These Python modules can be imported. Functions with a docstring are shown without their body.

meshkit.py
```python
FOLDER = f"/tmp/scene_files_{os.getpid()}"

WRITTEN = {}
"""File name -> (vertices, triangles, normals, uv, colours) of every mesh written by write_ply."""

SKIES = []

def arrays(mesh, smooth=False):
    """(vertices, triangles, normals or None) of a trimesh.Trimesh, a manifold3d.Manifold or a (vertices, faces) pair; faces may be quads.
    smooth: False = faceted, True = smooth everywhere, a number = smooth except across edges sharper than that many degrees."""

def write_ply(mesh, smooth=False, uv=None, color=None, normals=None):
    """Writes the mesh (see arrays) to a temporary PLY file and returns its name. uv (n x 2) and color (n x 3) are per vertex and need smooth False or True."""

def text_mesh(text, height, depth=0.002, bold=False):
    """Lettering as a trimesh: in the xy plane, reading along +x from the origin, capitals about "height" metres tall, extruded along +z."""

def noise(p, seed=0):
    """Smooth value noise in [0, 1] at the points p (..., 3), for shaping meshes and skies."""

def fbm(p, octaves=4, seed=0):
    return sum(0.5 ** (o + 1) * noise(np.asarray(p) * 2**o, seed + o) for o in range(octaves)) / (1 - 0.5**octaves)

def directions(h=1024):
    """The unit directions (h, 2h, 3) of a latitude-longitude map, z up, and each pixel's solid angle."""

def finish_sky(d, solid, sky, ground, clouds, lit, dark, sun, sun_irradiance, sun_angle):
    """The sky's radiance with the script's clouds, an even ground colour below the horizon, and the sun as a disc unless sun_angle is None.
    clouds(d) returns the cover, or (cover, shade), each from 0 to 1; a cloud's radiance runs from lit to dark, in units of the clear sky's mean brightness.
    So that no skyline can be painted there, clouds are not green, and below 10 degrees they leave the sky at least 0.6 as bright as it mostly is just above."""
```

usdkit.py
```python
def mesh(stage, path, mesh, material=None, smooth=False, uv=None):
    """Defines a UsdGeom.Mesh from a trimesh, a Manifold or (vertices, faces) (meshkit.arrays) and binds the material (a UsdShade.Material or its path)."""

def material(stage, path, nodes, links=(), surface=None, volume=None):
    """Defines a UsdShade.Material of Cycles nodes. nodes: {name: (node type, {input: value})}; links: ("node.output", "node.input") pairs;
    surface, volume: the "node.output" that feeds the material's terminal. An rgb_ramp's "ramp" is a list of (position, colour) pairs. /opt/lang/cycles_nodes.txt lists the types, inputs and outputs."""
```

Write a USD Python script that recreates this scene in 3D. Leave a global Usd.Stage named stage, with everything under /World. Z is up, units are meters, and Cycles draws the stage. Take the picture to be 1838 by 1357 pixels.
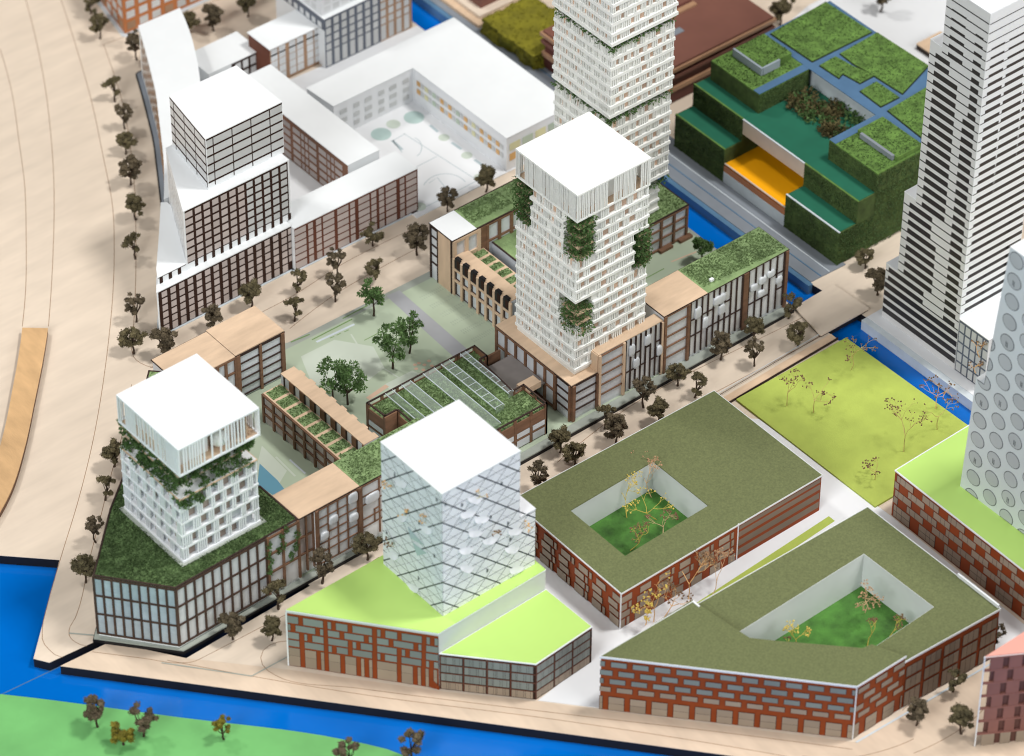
import math, random, numpy as np, trimesh, usdkit, meshkit
from shapely.geometry import Polygon, Point, box as sbox
from shapely.ops import unary_union
from shapely import contains_xy
from pxr import Usd, UsdGeom, UsdLux, UsdShade, Gf, Sdf

# ------------------------------------------------------------------ stage, camera, lamps
# All shapes are written in centimetres of the table-top model and scaled to metres (S).
S = 0.01
stage = Usd.Stage.CreateInMemory()
UsdGeom.SetStageUpAxis(stage, UsdGeom.Tokens.z)
UsdGeom.SetStageMetersPerUnit(stage, 1.0)
UsdGeom.Xform.Define(stage, '/World')
stage.SetDefaultPrim(stage.GetPrimAtPath('/World'))
UsdGeom.Scope.Define(stage, '/World/Looks')

PITCH, YAW, ROLL, FPX, DIST = 0.723923624, 0.689583386, 0.00563664313, 7231.58, 240.0
def _basis():
    f = np.array([0, math.cos(PITCH), -math.sin(PITCH)]); r = np.array([1., 0, 0]); u = np.cross(r, f)
    r, u = math.cos(ROLL) * r + math.sin(ROLL) * u, -math.sin(ROLL) * r + math.cos(ROLL) * u
    c, s = math.cos(YAW), math.sin(YAW)
    m = np.array([[c, s, 0], [-s, c, 0], [0, 0, 1]])
    return m @ r, m @ u, m @ f
_R, _U, _F = _basis()
_C = -DIST * _F
cam = UsdGeom.Camera.Define(stage, '/World/camera')
cam.CreateHorizontalApertureAttr(36.0)
cam.CreateVerticalApertureAttr(36.0 * 756 / 1024)
cam.CreateFocalLengthAttr(36.0 * FPX / 1838)
cam.CreateClippingRangeAttr(Gf.Vec2f(0.05, 50))
cam.CreateFStopAttr(10.0)
cam.CreateFocusDistanceAttr(2.34)
cam.CreateExposureAttr(0.0)
_m = Gf.Matrix4d(*[float(v) for v in (*_R, 0, *_U, 0, *(-_F), 0, *(_C * S), 1)])
cam.AddTransformOp().Set(_m)

def area_lamp(name, pos, target, size, power, color):
    """a square studio lamp on the ceiling of the room, aimed at the table"""
    l = UsdLux.RectLight.Define(stage, '/World/' + name)
    l.CreateWidthAttr(size[0] * S); l.CreateHeightAttr(size[1] * S)
    l.CreateIntensityAttr(power); l.CreateColorAttr(Gf.Vec3f(*color)); l.CreateNormalizeAttr(True)
    z = np.array(pos, float) - np.array(target, float); z /= np.linalg.norm(z)
    x = np.cross([0, 1, 0.01], z); x /= np.linalg.norm(x); y = np.cross(z, x)
    l.AddTransformOp().Set(Gf.Matrix4d(*[float(v) for v in (*x, 0, *y, 0, *z, 0, *(np.array(pos) * S), 1)]))
K = 2.05
area_lamp('ceiling_lamp', (-20, 30, 330), (0, 0, 0), (260, 260), 2.0 * K, (1.0, 0.985, 0.97))
area_lamp('spot_lamp_right', (88, -74, 275), (0, 0, 0), (40, 40), 8.6 * K, (1.0, 0.972, 0.935))
area_lamp('spot_lamp_back', (-70, 185, 250), (0, 0, 0), (30, 30), 4.2 * K, (1.0, 0.97, 0.93))
area_lamp('spot_lamp_left', (-275, -110, 190), (0, 0, 0), (170, 130), 12.0 * K, (0.985, 0.995, 1.0))
area_lamp('spot_lamp_front', (70, -290, 170), (0, 0, 4), (200, 140), 7.5 * K, (1.0, 0.99, 0.975))

# ------------------------------------------------------------------ helpers
_used = {}
def _path(parent, name):
    k = (parent, name); n = _used.get(k, -1) + 1; _used[k] = n
    return f"{parent}/{name}" + (f"_{n:03d}" if n else '')

class MB:
    """collects boxes, prisms, tubes and loose triangles (cm) for one mesh"""
    def __init__(s): s.v, s.f, s.n = [], [], 0
    def add(s, v, f):
        v = np.asarray(v, float); f = np.asarray(f, int)
        if len(f) == 0: return s
        if f.shape[1] == 4: f = np.vstack([f[:, [0, 1, 2]], f[:, [0, 2, 3]]])
        s.v.append(v); s.f.append(f + s.n); s.n += len(v); return s
    def box(s, x0, x1, y0, y1, z0, z1):
        v = [(x, y, z) for z in (z0, z1) for x, y in ((x0, y0), (x1, y0), (x1, y1), (x0, y1))]
        return s.add(v, [(3, 2, 1, 0), (4, 5, 6, 7), (0, 1, 5, 4), (1, 2, 6, 5), (2, 3, 7, 6), (3, 0, 4, 7)])
    def fbox(s, F, u0, u1, z0, z1, d0, d1):
        v = [F.pt(u, d, z) for z in (z0, z1) for u, d in ((u0, d1), (u1, d1), (u1, d0), (u0, d0))]
        return s.add(v, [(3, 2, 1, 0), (4, 5, 6, 7), (0, 1, 5, 4), (1, 2, 6, 5), (2, 3, 7, 6), (3, 0, 4, 7)])
    def poly(s, p, z0, z1):
        p = Polygon(p) if not hasattr(p, 'geom_type') else p
        for g in getattr(p, 'geoms', [p]):
            if g.is_empty or g.area < 1e-6: continue
            m = trimesh.creation.extrude_polygon(g, z1 - z0, engine='earcut')
            s.add(m.vertices + [0, 0, z0], m.faces)
        return s
    def tube(s, pts, rad, n=5):
        pts = np.asarray(pts, float); rings = []
        for i, p in enumerate(pts):
            t = pts[min(i + 1, len(pts) - 1)] - pts[max(i - 1, 0)]; t /= np.linalg.norm(t) + 1e-12
            a = np.cross(t, [0.31, 0.52, 0.79]); a /= np.linalg.norm(a); b = np.cross(t, a)
            r = rad[i] if hasattr(rad, '__len__') else rad
            rings.append([p + r * (math.cos(k * 2 * math.pi / n) * a + math.sin(k * 2 * math.pi / n) * b) for k in range(n)])
        v = np.array(rings).reshape(-1, 3); f = []
        for i in range(len(pts) - 1):
            for k in range(n):
                k2 = (k + 1) % n; f.append((i * n + k, i * n + k2, i * n + n + k2, i * n + n + k))
        e = len(pts) * n - n
        f += [(0, n - 1 - k, n - 2 - k, 0) for k in range(n - 2)] + [(e, e + k + 1, e + k + 2, e) for k in range(n - 2)]
        return s.add(v, f)
    def ribbon(s, pts, w, z):
        """a thin flat strip along a polyline"""
        pts = np.asarray(pts, float); L, Rr = [], []
        for i in range(len(pts)):
            t = pts[min(i + 1, len(pts) - 1)] - pts[max(i - 1, 0)]; t /= np.linalg.norm(t) + 1e-12
            n = np.array([-t[1], t[0]]) * w / 2; L.append((*(pts[i] + n), z)); Rr.append((*(pts[i] - n), z))
        k = len(pts)
        return s.add(L + Rr, [(k + i, k + i + 1, i + 1, i) for i in range(k - 1)])
    def disc(s, c, r, z, n=28, sx=1, sy=1):
        v = [(c[0], c[1], z)] + [(c[0] + sx * r * math.cos(a), c[1] + sy * r * math.sin(a), z) for a in np.linspace(0, 2 * math.pi, n, endpoint=False)]
        return s.add(v, [(0, 1 + i, 1 + (i + 1) % n) for i in range(n)])
    def mesh(s): return np.vstack(s.v), np.vstack(s.f)

class Face:
    """a wall seen from outside: u runs left to right from p0 to p1, d outwards"""
    def __init__(s, p0, p1):
        s.p = np.array(p0, float); d = np.array(p1, float) - s.p; s.L = float(np.linalg.norm(d)); s.d = d / s.L
        s.n = np.array([s.d[1], -s.d[0]])
    def pt(s, u, d, z):
        q = s.p + s.d * u + s.n * d; return (q[0], q[1], z)

BASE = {}
def tag(prim, label=None, cat=None, group=None, kind=None):
    for k, v in (('label', label), ('category', cat), ('group', group), ('kind', kind)):
        if v: prim.SetCustomDataByKey(k, v)
    return prim
def thing(name, label, cat, base=(0, 0, 0), group=None):
    p = _path('/World', name); x = UsdGeom.Xform.Define(stage, p)
    x.AddTranslateOp().Set(Gf.Vec3d(*[float(b) * S for b in base])); BASE[p] = np.array(base, float)
    tag(x.GetPrim(), label, cat, group); return p
def obj(name, mb, m, parent='/World', smooth=False, label=None, cat=None, group=None, kind=None):
    p = _path(parent, name); b = BASE.get(parent, np.zeros(3)); BASE[p] = b
    v, f = mb.mesh() if isinstance(mb, MB) else mb
    usdkit.mesh(stage, p, ((np.asarray(v) - b) * S, f), M[m], smooth=smooth)
    tag(stage.GetPrimAtPath(p), label, cat, group, kind); return p
def dup(src, name, loc, rot=0, scale=1.0, label=None, cat=None, group=None):
    p = _path('/World', name); x = UsdGeom.Xform.Define(stage, p); x.ClearXformOpOrder()
    pr = x.GetPrim(); pr.GetReferences().AddInternalReference(src)
    x.SetXformOpOrder([])
    x.GetPrim().CreateAttribute('xformOp:translate', Sdf.ValueTypeNames.Double3).Set(Gf.Vec3d(*[float(l) * S for l in loc]))
    x.GetPrim().CreateAttribute('xformOp:rotateZ', Sdf.ValueTypeNames.Float).Set(float(rot))
    x.GetPrim().CreateAttribute('xformOp:scale', Sdf.ValueTypeNames.Float3).Set(Gf.Vec3f(scale, scale, scale))
    x.GetPrim().CreateAttribute('xformOpOrder', Sdf.ValueTypeNames.TokenArray).Set(['xformOp:translate', 'xformOp:rotateZ', 'xformOp:scale'])
    pr.SetInstanceable(True); tag(pr, label, cat, group); return p

# ------------------------------------------------------------------ materials
M = {}
def mat(name, c, rough=0.6, var=0.08, scale=60, bump=0.0, bscale=900, isl=0.0, obr=0.0, spec=0.4, stretch=None, trans=0.0, detail=4, blotch=None):
    """procedural colour: noise over the object's own surface, island/object variation, fine relief"""
    c = np.array(c, float)
    nodes = {'g': ('geometry', {}), 'oi': ('object_info', {}),
             'mp': ('mapping', {'scale': stretch or (1, 1, 1)}),
             'n': ('noise_texture', {'scale': scale, 'detail': detail, 'roughness': 0.6}),
             'r': ('rgb_ramp', {'ramp': [(0.25, tuple(np.clip(c * (1 - var), 0, 1))), (0.75, tuple(np.clip(c * (1 + var), 0, 1)))]}),
             'h': ('hsv', {'saturation': 1.0, 'value': 1.0}),
             'p': ('principled_bsdf', {'roughness': rough, 'specular_ior_level': spec})}
    links = [('g.position', 'mp.vector'), ('mp.vector', 'n.vector'), ('n.fac', 'r.fac'), ('r.color', 'h.color'), ('h.color', 'p.base_color')]
    if isl or obr:
        nodes['m'] = ('map_range', {'from_min': 0.0, 'from_max': 1.0, 'to_min': 1 - (isl or obr), 'to_max': 1 + (isl or obr)})
        links += [('g.random_per_island' if isl else 'oi.random', 'm.value'), ('m.result', 'h.value')]
    if bump:
        nodes['bn'] = ('noise_texture', {'scale': bscale, 'detail': 3}); nodes['b'] = ('bump', {'strength': bump, 'distance': 0.0006})
        links += [('mp.vector', 'bn.vector'), ('bn.fac', 'b.height'), ('b.normal', 'p.normal')]
    surf = 'p.BSDF'
    if trans:
        nodes['t'] = ('translucent_bsdf', {}); nodes['x'] = ('mix_closure', {'fac': trans})
        links += [('h.color', 't.color'), ('p.BSDF', 'x.closure1'), ('t.BSDF', 'x.closure2')]; surf = 'x.closure'
    M[name] = usdkit.material(stage, '/World/Looks/' + name, nodes, links, surface=surf)

mat('birch', (0.68, 0.575, 0.465), 0.55, 0.09, 22, 0.12, 500, stretch=(1, 5, 1), detail=6)
mat('birch_quay', (0.64, 0.51, 0.39), 0.5, 0.12, 26, 0.12, 500, stretch=(4, 1, 1), detail=6)
mat('oak_strip', (0.60, 0.38, 0.19), 0.5, 0.2, 40, 0.15, 500, stretch=(3, 1, 1), detail=6)
mat('veneer', (0.62, 0.455, 0.315), 0.55, 0.16, 35, 0.2, 700, stretch=(1, 4, 1), detail=6)
mat('cut_wood', (0.17, 0.088, 0.05), 0.6, 0.3, 120, 0.2, 900, stretch=(1, 1, 3), obr=0.12)
mat('dark_wood', (0.06, 0.032, 0.022), 0.6, 0.3, 120, 0.2, 900, stretch=(1, 1, 3), obr=0.12)
mat('burnt_edge', (0.035, 0.018, 0.013), 0.7, 0.3, 200)
mat('engraved', (0.27, 0.15, 0.08), 0.8, 0.35, 160)
mat('black_edge', (0.006, 0.005, 0.006), 0.6, 0.3, 80)
mat('water_blue', (0.0, 0.125, 0.50), 0.16, 0.06, 14, 0.02, 60, spec=0.5)
mat('bank_green', (0.145, 0.42, 0.13), 0.6, 0.18, 18, 0.1, 700)
mat('park_green', (0.40, 0.47, 0.355), 0.45, 0.06, 30)
mat('park_pale', (0.50, 0.555, 0.475), 0.45, 0.04, 30)
mat('park_grey', (0.34, 0.35, 0.37), 0.5, 0.06, 60)
mat('park_line', (0.16, 0.27, 0.09), 0.6, 0.1, 90)
mat('park_dot', (0.36, 0.42, 0.33), 0.6, 0.1, 90)
mat('park_tan', (0.60, 0.42, 0.31), 0.6, 0.1, 90)
mat('pond_blue', (0.13, 0.30, 0.40), 0.3, 0.05, 30)
mat('plinth_edge', (0.34, 0.37, 0.33), 0.3, 0.1, 70)
mat('white_card', (0.76, 0.785, 0.80), 0.55, 0.025, 40, 0.04, 500)
mat('white_sheet', (0.72, 0.735, 0.755), 0.5, 0.03, 18)
mat('sheet_line', (0.42, 0.50, 0.53), 0.5, 0.05, 60)
mat('sheet_disc', (0.40, 0.52, 0.50), 0.5, 0.08, 120)
mat('sheet_disc_pale', (0.50, 0.56, 0.49), 0.5, 0.08, 120)
mat('lattice_white', (0.87, 0.885, 0.86), 0.5, 0.04, 120, 0.05, 900)
mat('lattice_core', (0.80, 0.80, 0.76), 0.55, 0.08, 160)
mat('lattice_blue', (0.82, 0.85, 0.875), 0.45, 0.04, 120, 0.05, 900)
mat('core_blue', (0.60, 0.63, 0.66), 0.5, 0.08, 160)
mat('blind_brown', (0.56, 0.39, 0.29), 0.6, 0.2, 200, obr=0.25)
mat('blind_grey', (0.30, 0.235, 0.20), 0.5, 0.2, 200, obr=0.3)
mat('frosted', (0.58, 0.61, 0.64), 0.28, 0.08, 130, 0.15, 1500, obr=0.06, spec=0.6)
mat('frosted_blue', (0.38, 0.45, 0.52), 0.18, 0.14, 160, 0.3, 1800, obr=0.10, spec=0.8)
mat('print_umber', (0.035, 0.017, 0.012), 0.7, 0.15, 90, spec=.12)
mat('print_sienna', (0.125, 0.045, 0.028), 0.6, 0.2, 60, spec=.15)
mat('print_sienna_light', (0.24, 0.115, 0.07), 0.6, 0.2, 60, spec=.15)
mat('print_slate', (0.10, 0.115, 0.15), 0.5, 0.2, 60)
mat('print_tan', (0.33, 0.20, 0.12), 0.5, 0.2, 60)
mat('pane_taupe', (0.47, 0.41, 0.39), 0.4, 0.06, 90, obr=0.10, spec=0.5)
mat('pane_pale', (0.60, 0.615, 0.625), 0.4, 0.05, 90, obr=0.08, spec=0.5)
mat('pane_grey', (0.52, 0.53, 0.53), 0.4, 0.06, 90, obr=0.06)
mat('brick_red', (0.255, 0.052, 0.013), 0.6, 0.12, 50, 0.05, 700, spec=0.15)
mat('brick_outline', (0.045, 0.014, 0.010), 0.6, 0.2, 90)
mat('pane_sage', (0.215, 0.24, 0.22), 0.45, 0.10, 30, obr=0.10, spec=0.2)
mat('pane_stone', (0.31, 0.25, 0.19), 0.5, 0.10, 40, obr=0.10, spec=0.2)
mat('pane_brown', (0.20, 0.15, 0.11), 0.5, 0.12, 40, obr=0.14, spec=0.2)
mat('lime', (0.47, 0.70, 0.175), 0.5, 0.03, 20, 0.03, 900)
mat('lawn_lime', (0.38, 0.465, 0.088), 0.8, 0.15, 45, 0.25, 1600, detail=8)
mat('olive_card', (0.125, 0.143, 0.058), 0.85, 0.26, 800, 0.35, 1600, detail=6)
mat('court_green', (0.058, 0.17, 0.026), 0.8, 0.6, 70, 0.6, 700, detail=9)
mat('court_leaf', (0.07, 0.24, 0.03), 0.8, 0.4, 60, isl=0.4)
mat('court_wall', (0.62, 0.65, 0.64), 0.5, 0.05, 40)
mat('flock', (0.215, 0.32, 0.125), 0.85, 0.3, 70, isl=0.3, trans=0.3)
mat('flock_dark', (0.115, 0.20, 0.065), 0.85, 0.4, 70, isl=0.4, trans=0.25)
mat('roof_film', (0.20, 0.29, 0.125), 0.8, 0.35, 160, 0.7, 900, detail=8)
mat('roof_film_dark', (0.10, 0.165, 0.058), 0.8, 0.4, 160, 0.7, 900, detail=8)
mat('ivy', (0.17, 0.32, 0.095), 0.75, 0.3, 160, isl=0.5, trans=0.25)
mat('twig_dark', (0.050, 0.030, 0.018), 0.8, 0.3, 300)
mat('crown_brown', (0.18, 0.15, 0.075), 0.95, 0.5, 220, isl=0.4)
mat('crown_plum', (0.18, 0.14, 0.085), 0.95, 0.5, 220, isl=0.4)
mat('crown_gold', (0.28, 0.24, 0.025), 0.9, 0.5, 260, isl=0.4)
mat('crown_green', (0.24, 0.43, 0.14), 0.8, 0.35, 260, isl=0.5, trans=0.3)
mat('sprig', (0.68, 0.40, 0.16), 0.7, 0.3, 300)
mat('sprig_yellow', (0.60, 0.46, 0.10), 0.7, 0.3, 300)
mat('sprig_pink', (0.62, 0.42, 0.24), 0.7, 0.3, 300)
mat('sprig_faint', (0.47, 0.38, 0.13), 0.7, 0.3, 300)
mat('bud_dark', (0.17, 0.10, 0.05), 0.7, 0.4, 300)
mat('bud_pink', (0.60, 0.36, 0.20), 0.7, 0.3, 300, isl=0.3)
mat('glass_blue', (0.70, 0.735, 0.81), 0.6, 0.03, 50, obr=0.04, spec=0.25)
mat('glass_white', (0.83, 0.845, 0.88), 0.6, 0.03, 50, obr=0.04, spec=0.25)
mat('glass_bulge', (0.80, 0.84, 0.86), 0.3, 0.03, 90, spec=0.8)
mat('glass_dark', (0.40, 0.52, 0.60), 0.2, 0.06, 50, spec=0.8)
mat('seam_dark', (0.028, 0.038, 0.052), 0.5, 0.2, 90)
mat('roof_foam', (0.74, 0.775, 0.80), 0.6, 0.03, 900, 0.35, 2200)
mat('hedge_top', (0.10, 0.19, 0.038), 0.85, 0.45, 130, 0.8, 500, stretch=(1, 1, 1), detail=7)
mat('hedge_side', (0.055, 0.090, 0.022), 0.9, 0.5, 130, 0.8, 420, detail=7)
mat('hedge_flock', (0.095, 0.185, 0.04), 0.85, 0.35, 120, isl=0.4)
mat('felt_green', (0.008, 0.115, 0.066), 0.8, 0.08, 90)
mat('acrylic_blue', (0.085, 0.165, 0.28), 0.2, 0.12, 60, spec=0.7)
mat('acrylic_edge', (0.58, 0.64, 0.68), 0.2, 0.1, 90, spec=0.7)
mat('acrylic_tan', (0.60, 0.48, 0.38), 0.25, 0.1, 60, spec=0.6)
mat('acrylic_rust', (0.42, 0.14, 0.035), 0.3, 0.15, 60, spec=0.6)
mat('yellow_floor', (0.98, 0.43, 0.004), 0.4, 0.02, 40)
mat('asphalt_grey', (0.22, 0.245, 0.28), 0.35, 0.12, 30, spec=0.5)
mat('deck_grey', (0.20, 0.18, 0.17), 0.5, 0.2, 60)
mat('quay_grey', (0.30, 0.35, 0.40), 0.3, 0.1, 60)
mat('quay_glass', (0.10, 0.20, 0.32), 0.15, 0.15, 40, spec=0.7)
mat('tower_card', (0.66, 0.66, 0.66), 0.5, 0.02, 60)
mat('tower_card_white', (0.82, 0.84, 0.86), 0.5, 0.02, 60)
mat('strip_black', (0.022, 0.018, 0.020), 0.4, 0.2, 90)
mat('oval_card', (0.64, 0.69, 0.725), 0.35, 0.03, 60, spec=0.6)
mat('oval_glass', (0.47, 0.50, 0.53), 0.3, 0.05, 60, obr=0.06, spec=0.6)
mat('oval_rim', (0.09, 0.10, 0.115), 0.5, 0.1, 60)
mat('figure_grey', (0.07, 0.08, 0.09), 0.6, 0.2, 90)
mat('maroon_roof', (0.175, 0.072, 0.052), 0.6, 0.12, 30, 0.1, 400)
mat('maroon_dark', (0.10, 0.030, 0.022), 0.6, 0.2, 60)
mat('bronze_trim', (0.38, 0.22, 0.13), 0.45, 0.15, 60)
mat('mauve', (0.235, 0.10, 0.08), 0.6, 0.1, 60, obr=0.08)
mat('mauve_dark', (0.13, 0.055, 0.042), 0.6, 0.15, 60)
mat('pink_card', (0.70, 0.33, 0.27), 0.6, 0.03, 40)
mat('hedge_olive', (0.165, 0.150, 0.008), 0.9, 0.35, 90, 0.6, 300, detail=6)
mat('orange_card', (0.42, 0.15, 0.05), 0.5, 0.1, 60, obr=0.2)
mat('window_orange', (0.62, 0.36, 0.13), 0.4, 0.1, 60, obr=0.15)
mat('window_green', (0.42, 0.50, 0.40), 0.4, 0.1, 60, obr=0.1)
mat('window_yellow', (0.62, 0.60, 0.36), 0.4, 0.1, 60)
mat('shrub_dry', (0.17, 0.14, 0.05), 0.9, 0.4, 160, isl=0.5)
_cl = {'p': ('principled_bsdf', {'base_color': (0.85, 0.9, 0.88), 'roughness': 0.12, 'specular_ior_level': 0.6}), 't': ('transparent_bsdf', {'color': (0.93, 0.96, 0.95)}),
       'f': ('layer_weight', {'blend': 0.25}), 'm': ('map_range', {'from_min': 0.0, 'from_max': 1.0, 'to_min': 0.015, 'to_max': 0.16}), 'x': ('mix_closure', {})}
M['clear_acrylic'] = usdkit.material(stage, '/World/Looks/clear_acrylic', _cl, [('f.fresnel', 'm.value'), ('m.result', 'x.fac'), ('t.BSDF', 'x.closure1'), ('p.BSDF', 'x.closure2')], surface='x.closure')
_cl2 = {k: v for k, v in _cl.items()}; _cl2['m'] = ('map_range', {'from_min': 0.0, 'from_max': 1.0, 'to_min': 0.05, 'to_max': 0.22})
M['milky_acrylic'] = usdkit.material(stage, '/World/Looks/milky_acrylic', _cl2, [('f.fresnel', 'm.value'), ('m.result', 'x.fac'), ('t.BSDF', 'x.closure1'), ('p.BSDF', 'x.closure2')], surface='x.closure')

# ------------------------------------------------------------------ scatter helpers
def sample_poly(poly, n, rng):
    x0, y0, x1, y1 = poly.bounds; out = np.zeros((0, 2))
    while len(out) < n:
        q = rng.uniform((x0, y0), (x1, y1), (n * 2, 2)); out = np.vstack([out, q[contains_xy(poly, q[:, 0], q[:, 1])]])
    return out[:n]
def flakes(c, nrm, size, rng, lift=0.5):
    """loose leaf-like triangles at points c standing about on the normal nrm"""
    n = len(c); a = rng.normal(size=(n, 3)); a /= np.linalg.norm(a, axis=1, keepdims=True)
    nrm = np.broadcast_to(nrm, (n, 3)); up = nrm + 0.6 * rng.normal(size=(n, 3)); up /= np.linalg.norm(up, axis=1, keepdims=True)
    t = np.cross(up, a); t /= np.linalg.norm(t, axis=1, keepdims=True) + 1e-9
    s = size * rng.uniform(0.5, 1.3, (n, 1))
    v = np.stack([c - t * s * 0.45, c + t * s * 0.45, c + up * s * lift * 2], 1).reshape(-1, 3)
    return v, np.arange(3 * n).reshape(-1, 3)
def flock(poly, z, density, size, seed, holes=(), amp=0.05):
    p = Polygon(poly) if not hasattr(poly, 'geom_type') else poly
    for h in holes: p = p.difference(h)
    rng = np.random.default_rng(seed); q = sample_poly(p, int(p.area * density), rng)
    nz = meshkit.fbm(np.c_[q * 1.6, np.zeros(len(q))], 3, seed)
    keep = rng.uniform(size=len(q)) < 0.35 + 1.1 * nz; q, nz = q[keep], nz[keep]
    return MB().add(*flakes(np.c_[q, z + amp * nz * rng.uniform(0, 1, len(q))], np.array([0, 0, .15]), size * .85, rng, .32))
def foliage(c, r, n, size, seed):
    rng = np.random.default_rng(seed); d = rng.normal(size=(n, 3)); d /= np.linalg.norm(d, axis=1, keepdims=True)
    p = np.array(c) + d * np.array(r) * rng.uniform(0.35, 1.05, (n, 1))
    return MB().add(*flakes(p, d, size, rng))

def at(px, py, z=0.0):
    """the point at height z (cm) that a line of sight through a photograph pixel meets"""
    d = _F * FPX + _R * (px - 919) - _U * (py - 678.5); t = (z - _C[2]) / d[2]; q = _C + t * d
    return (float(q[0]), float(q[1]))
def smooth_line(pts, n=8):
    pts = np.asarray(pts, float); t = np.r_[0, np.cumsum(np.linalg.norm(np.diff(pts, axis=0), axis=1))]
    from scipy.interpolate import PchipInterpolator
    s = np.linspace(0, t[-1], n * (len(pts) - 1) + 1)
    return np.c_[PchipInterpolator(t, pts[:, 0])(s), PchipInterpolator(t, pts[:, 1])(s)]
def sheet(poly, z):
    m = MB(); p = Polygon(poly) if not hasattr(poly, 'geom_type') else poly
    for g in getattr(p, 'geoms', [p]):
        v, f = trimesh.creation.triangulate_polygon(g, engine='earcut'); f = np.asarray(f)
        a, b, c = v[f[:, 0]], v[f[:, 1]], v[f[:, 2]]
        neg = ((b - a)[:, 0] * (c - a)[:, 1] - (b - a)[:, 1] * (c - a)[:, 0]) < 0
        f[neg] = f[neg][:, ::-1]; m.add(np.c_[v, np.full(len(v), z)], f)
    return m

# ------------------------------------------------------------------ the setting
obj('water', MB().box(-90, 70, -90, 150, -1.2, -0.65), 'water_blue', kind='structure')
obj('seam', MB().ribbon([at(-20, 1257, -0.64), at(108, 1196, -0.64)], 0.06, -0.646), 'acrylic_blue', '/World/water')
slit = Polygon([(-35.6, -2.2), (-31.4, -2.55), (-28.7, -6.2), (-20, -6.15), (-20, -6.5), (-28.75, -6.75), (-31.3, -3.05), (-34.9, -2.95), (-35.6, -2.7)])
quay_p = Polygon([(-34.5, -2.86), (-31.3, -3.05), (-28.75, -6.75), (-24.9, -11), (-19.4, -17.6), (-15.8, -21.5), (-13.6, -24.1), (-4.4, -34.7), (9, -35.2), (9, -42), (14.3, -60)])
board_p = Polygon([(-29.76, 4.1), (-65, 39.5), (-65, 140), (17.45, 140), (17.45, -9.8), (17.9, -9.9), (17.9, -60), (14.3, -60), (-34.5, -2.86), (-34.73, -2.4), (-35.32, -1.46)]).difference(slit).difference(quay_p)
obj('ground', MB().poly(board_p, -0.03, 0.0), 'birch', kind='structure')
obj('board_edge', MB().poly(board_p, -0.72, -0.031), 'black_edge', '/World/ground')
quay_p = quay_p.buffer(-0.004)
obj('quay', MB().poly(quay_p, -0.03, 0.0), 'birch_quay', kind='structure')
obj('board_edge', MB().poly(quay_p, -0.72, -0.031), 'black_edge', '/World/quay')
board_r = Polygon([(19.75, 140), (19.75, -4.8), (20.25, -9.4), (20.25, -60), (90, -60), (90, 140)])
obj('ground', MB().poly(board_r, -0.03, 0.0), 'birch', kind='structure')
obj('board_edge', MB().poly(board_r, -0.72, -0.031), 'black_edge', '/World/ground_001')
bank_p = smooth_line([(-60, 18), (-45, 5), (-38.0, -2.1), (-31.5, -9.6), (-25.4, -16.75), (-23.7, -19.5), (-22.6, -24), (-24, -34)])
obj('bank', MB().poly(Polygon(list(bank_p) + [(-60, -60), (-90, -20)]), -0.66, -0.55), 'bank_green', kind='structure')
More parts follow.
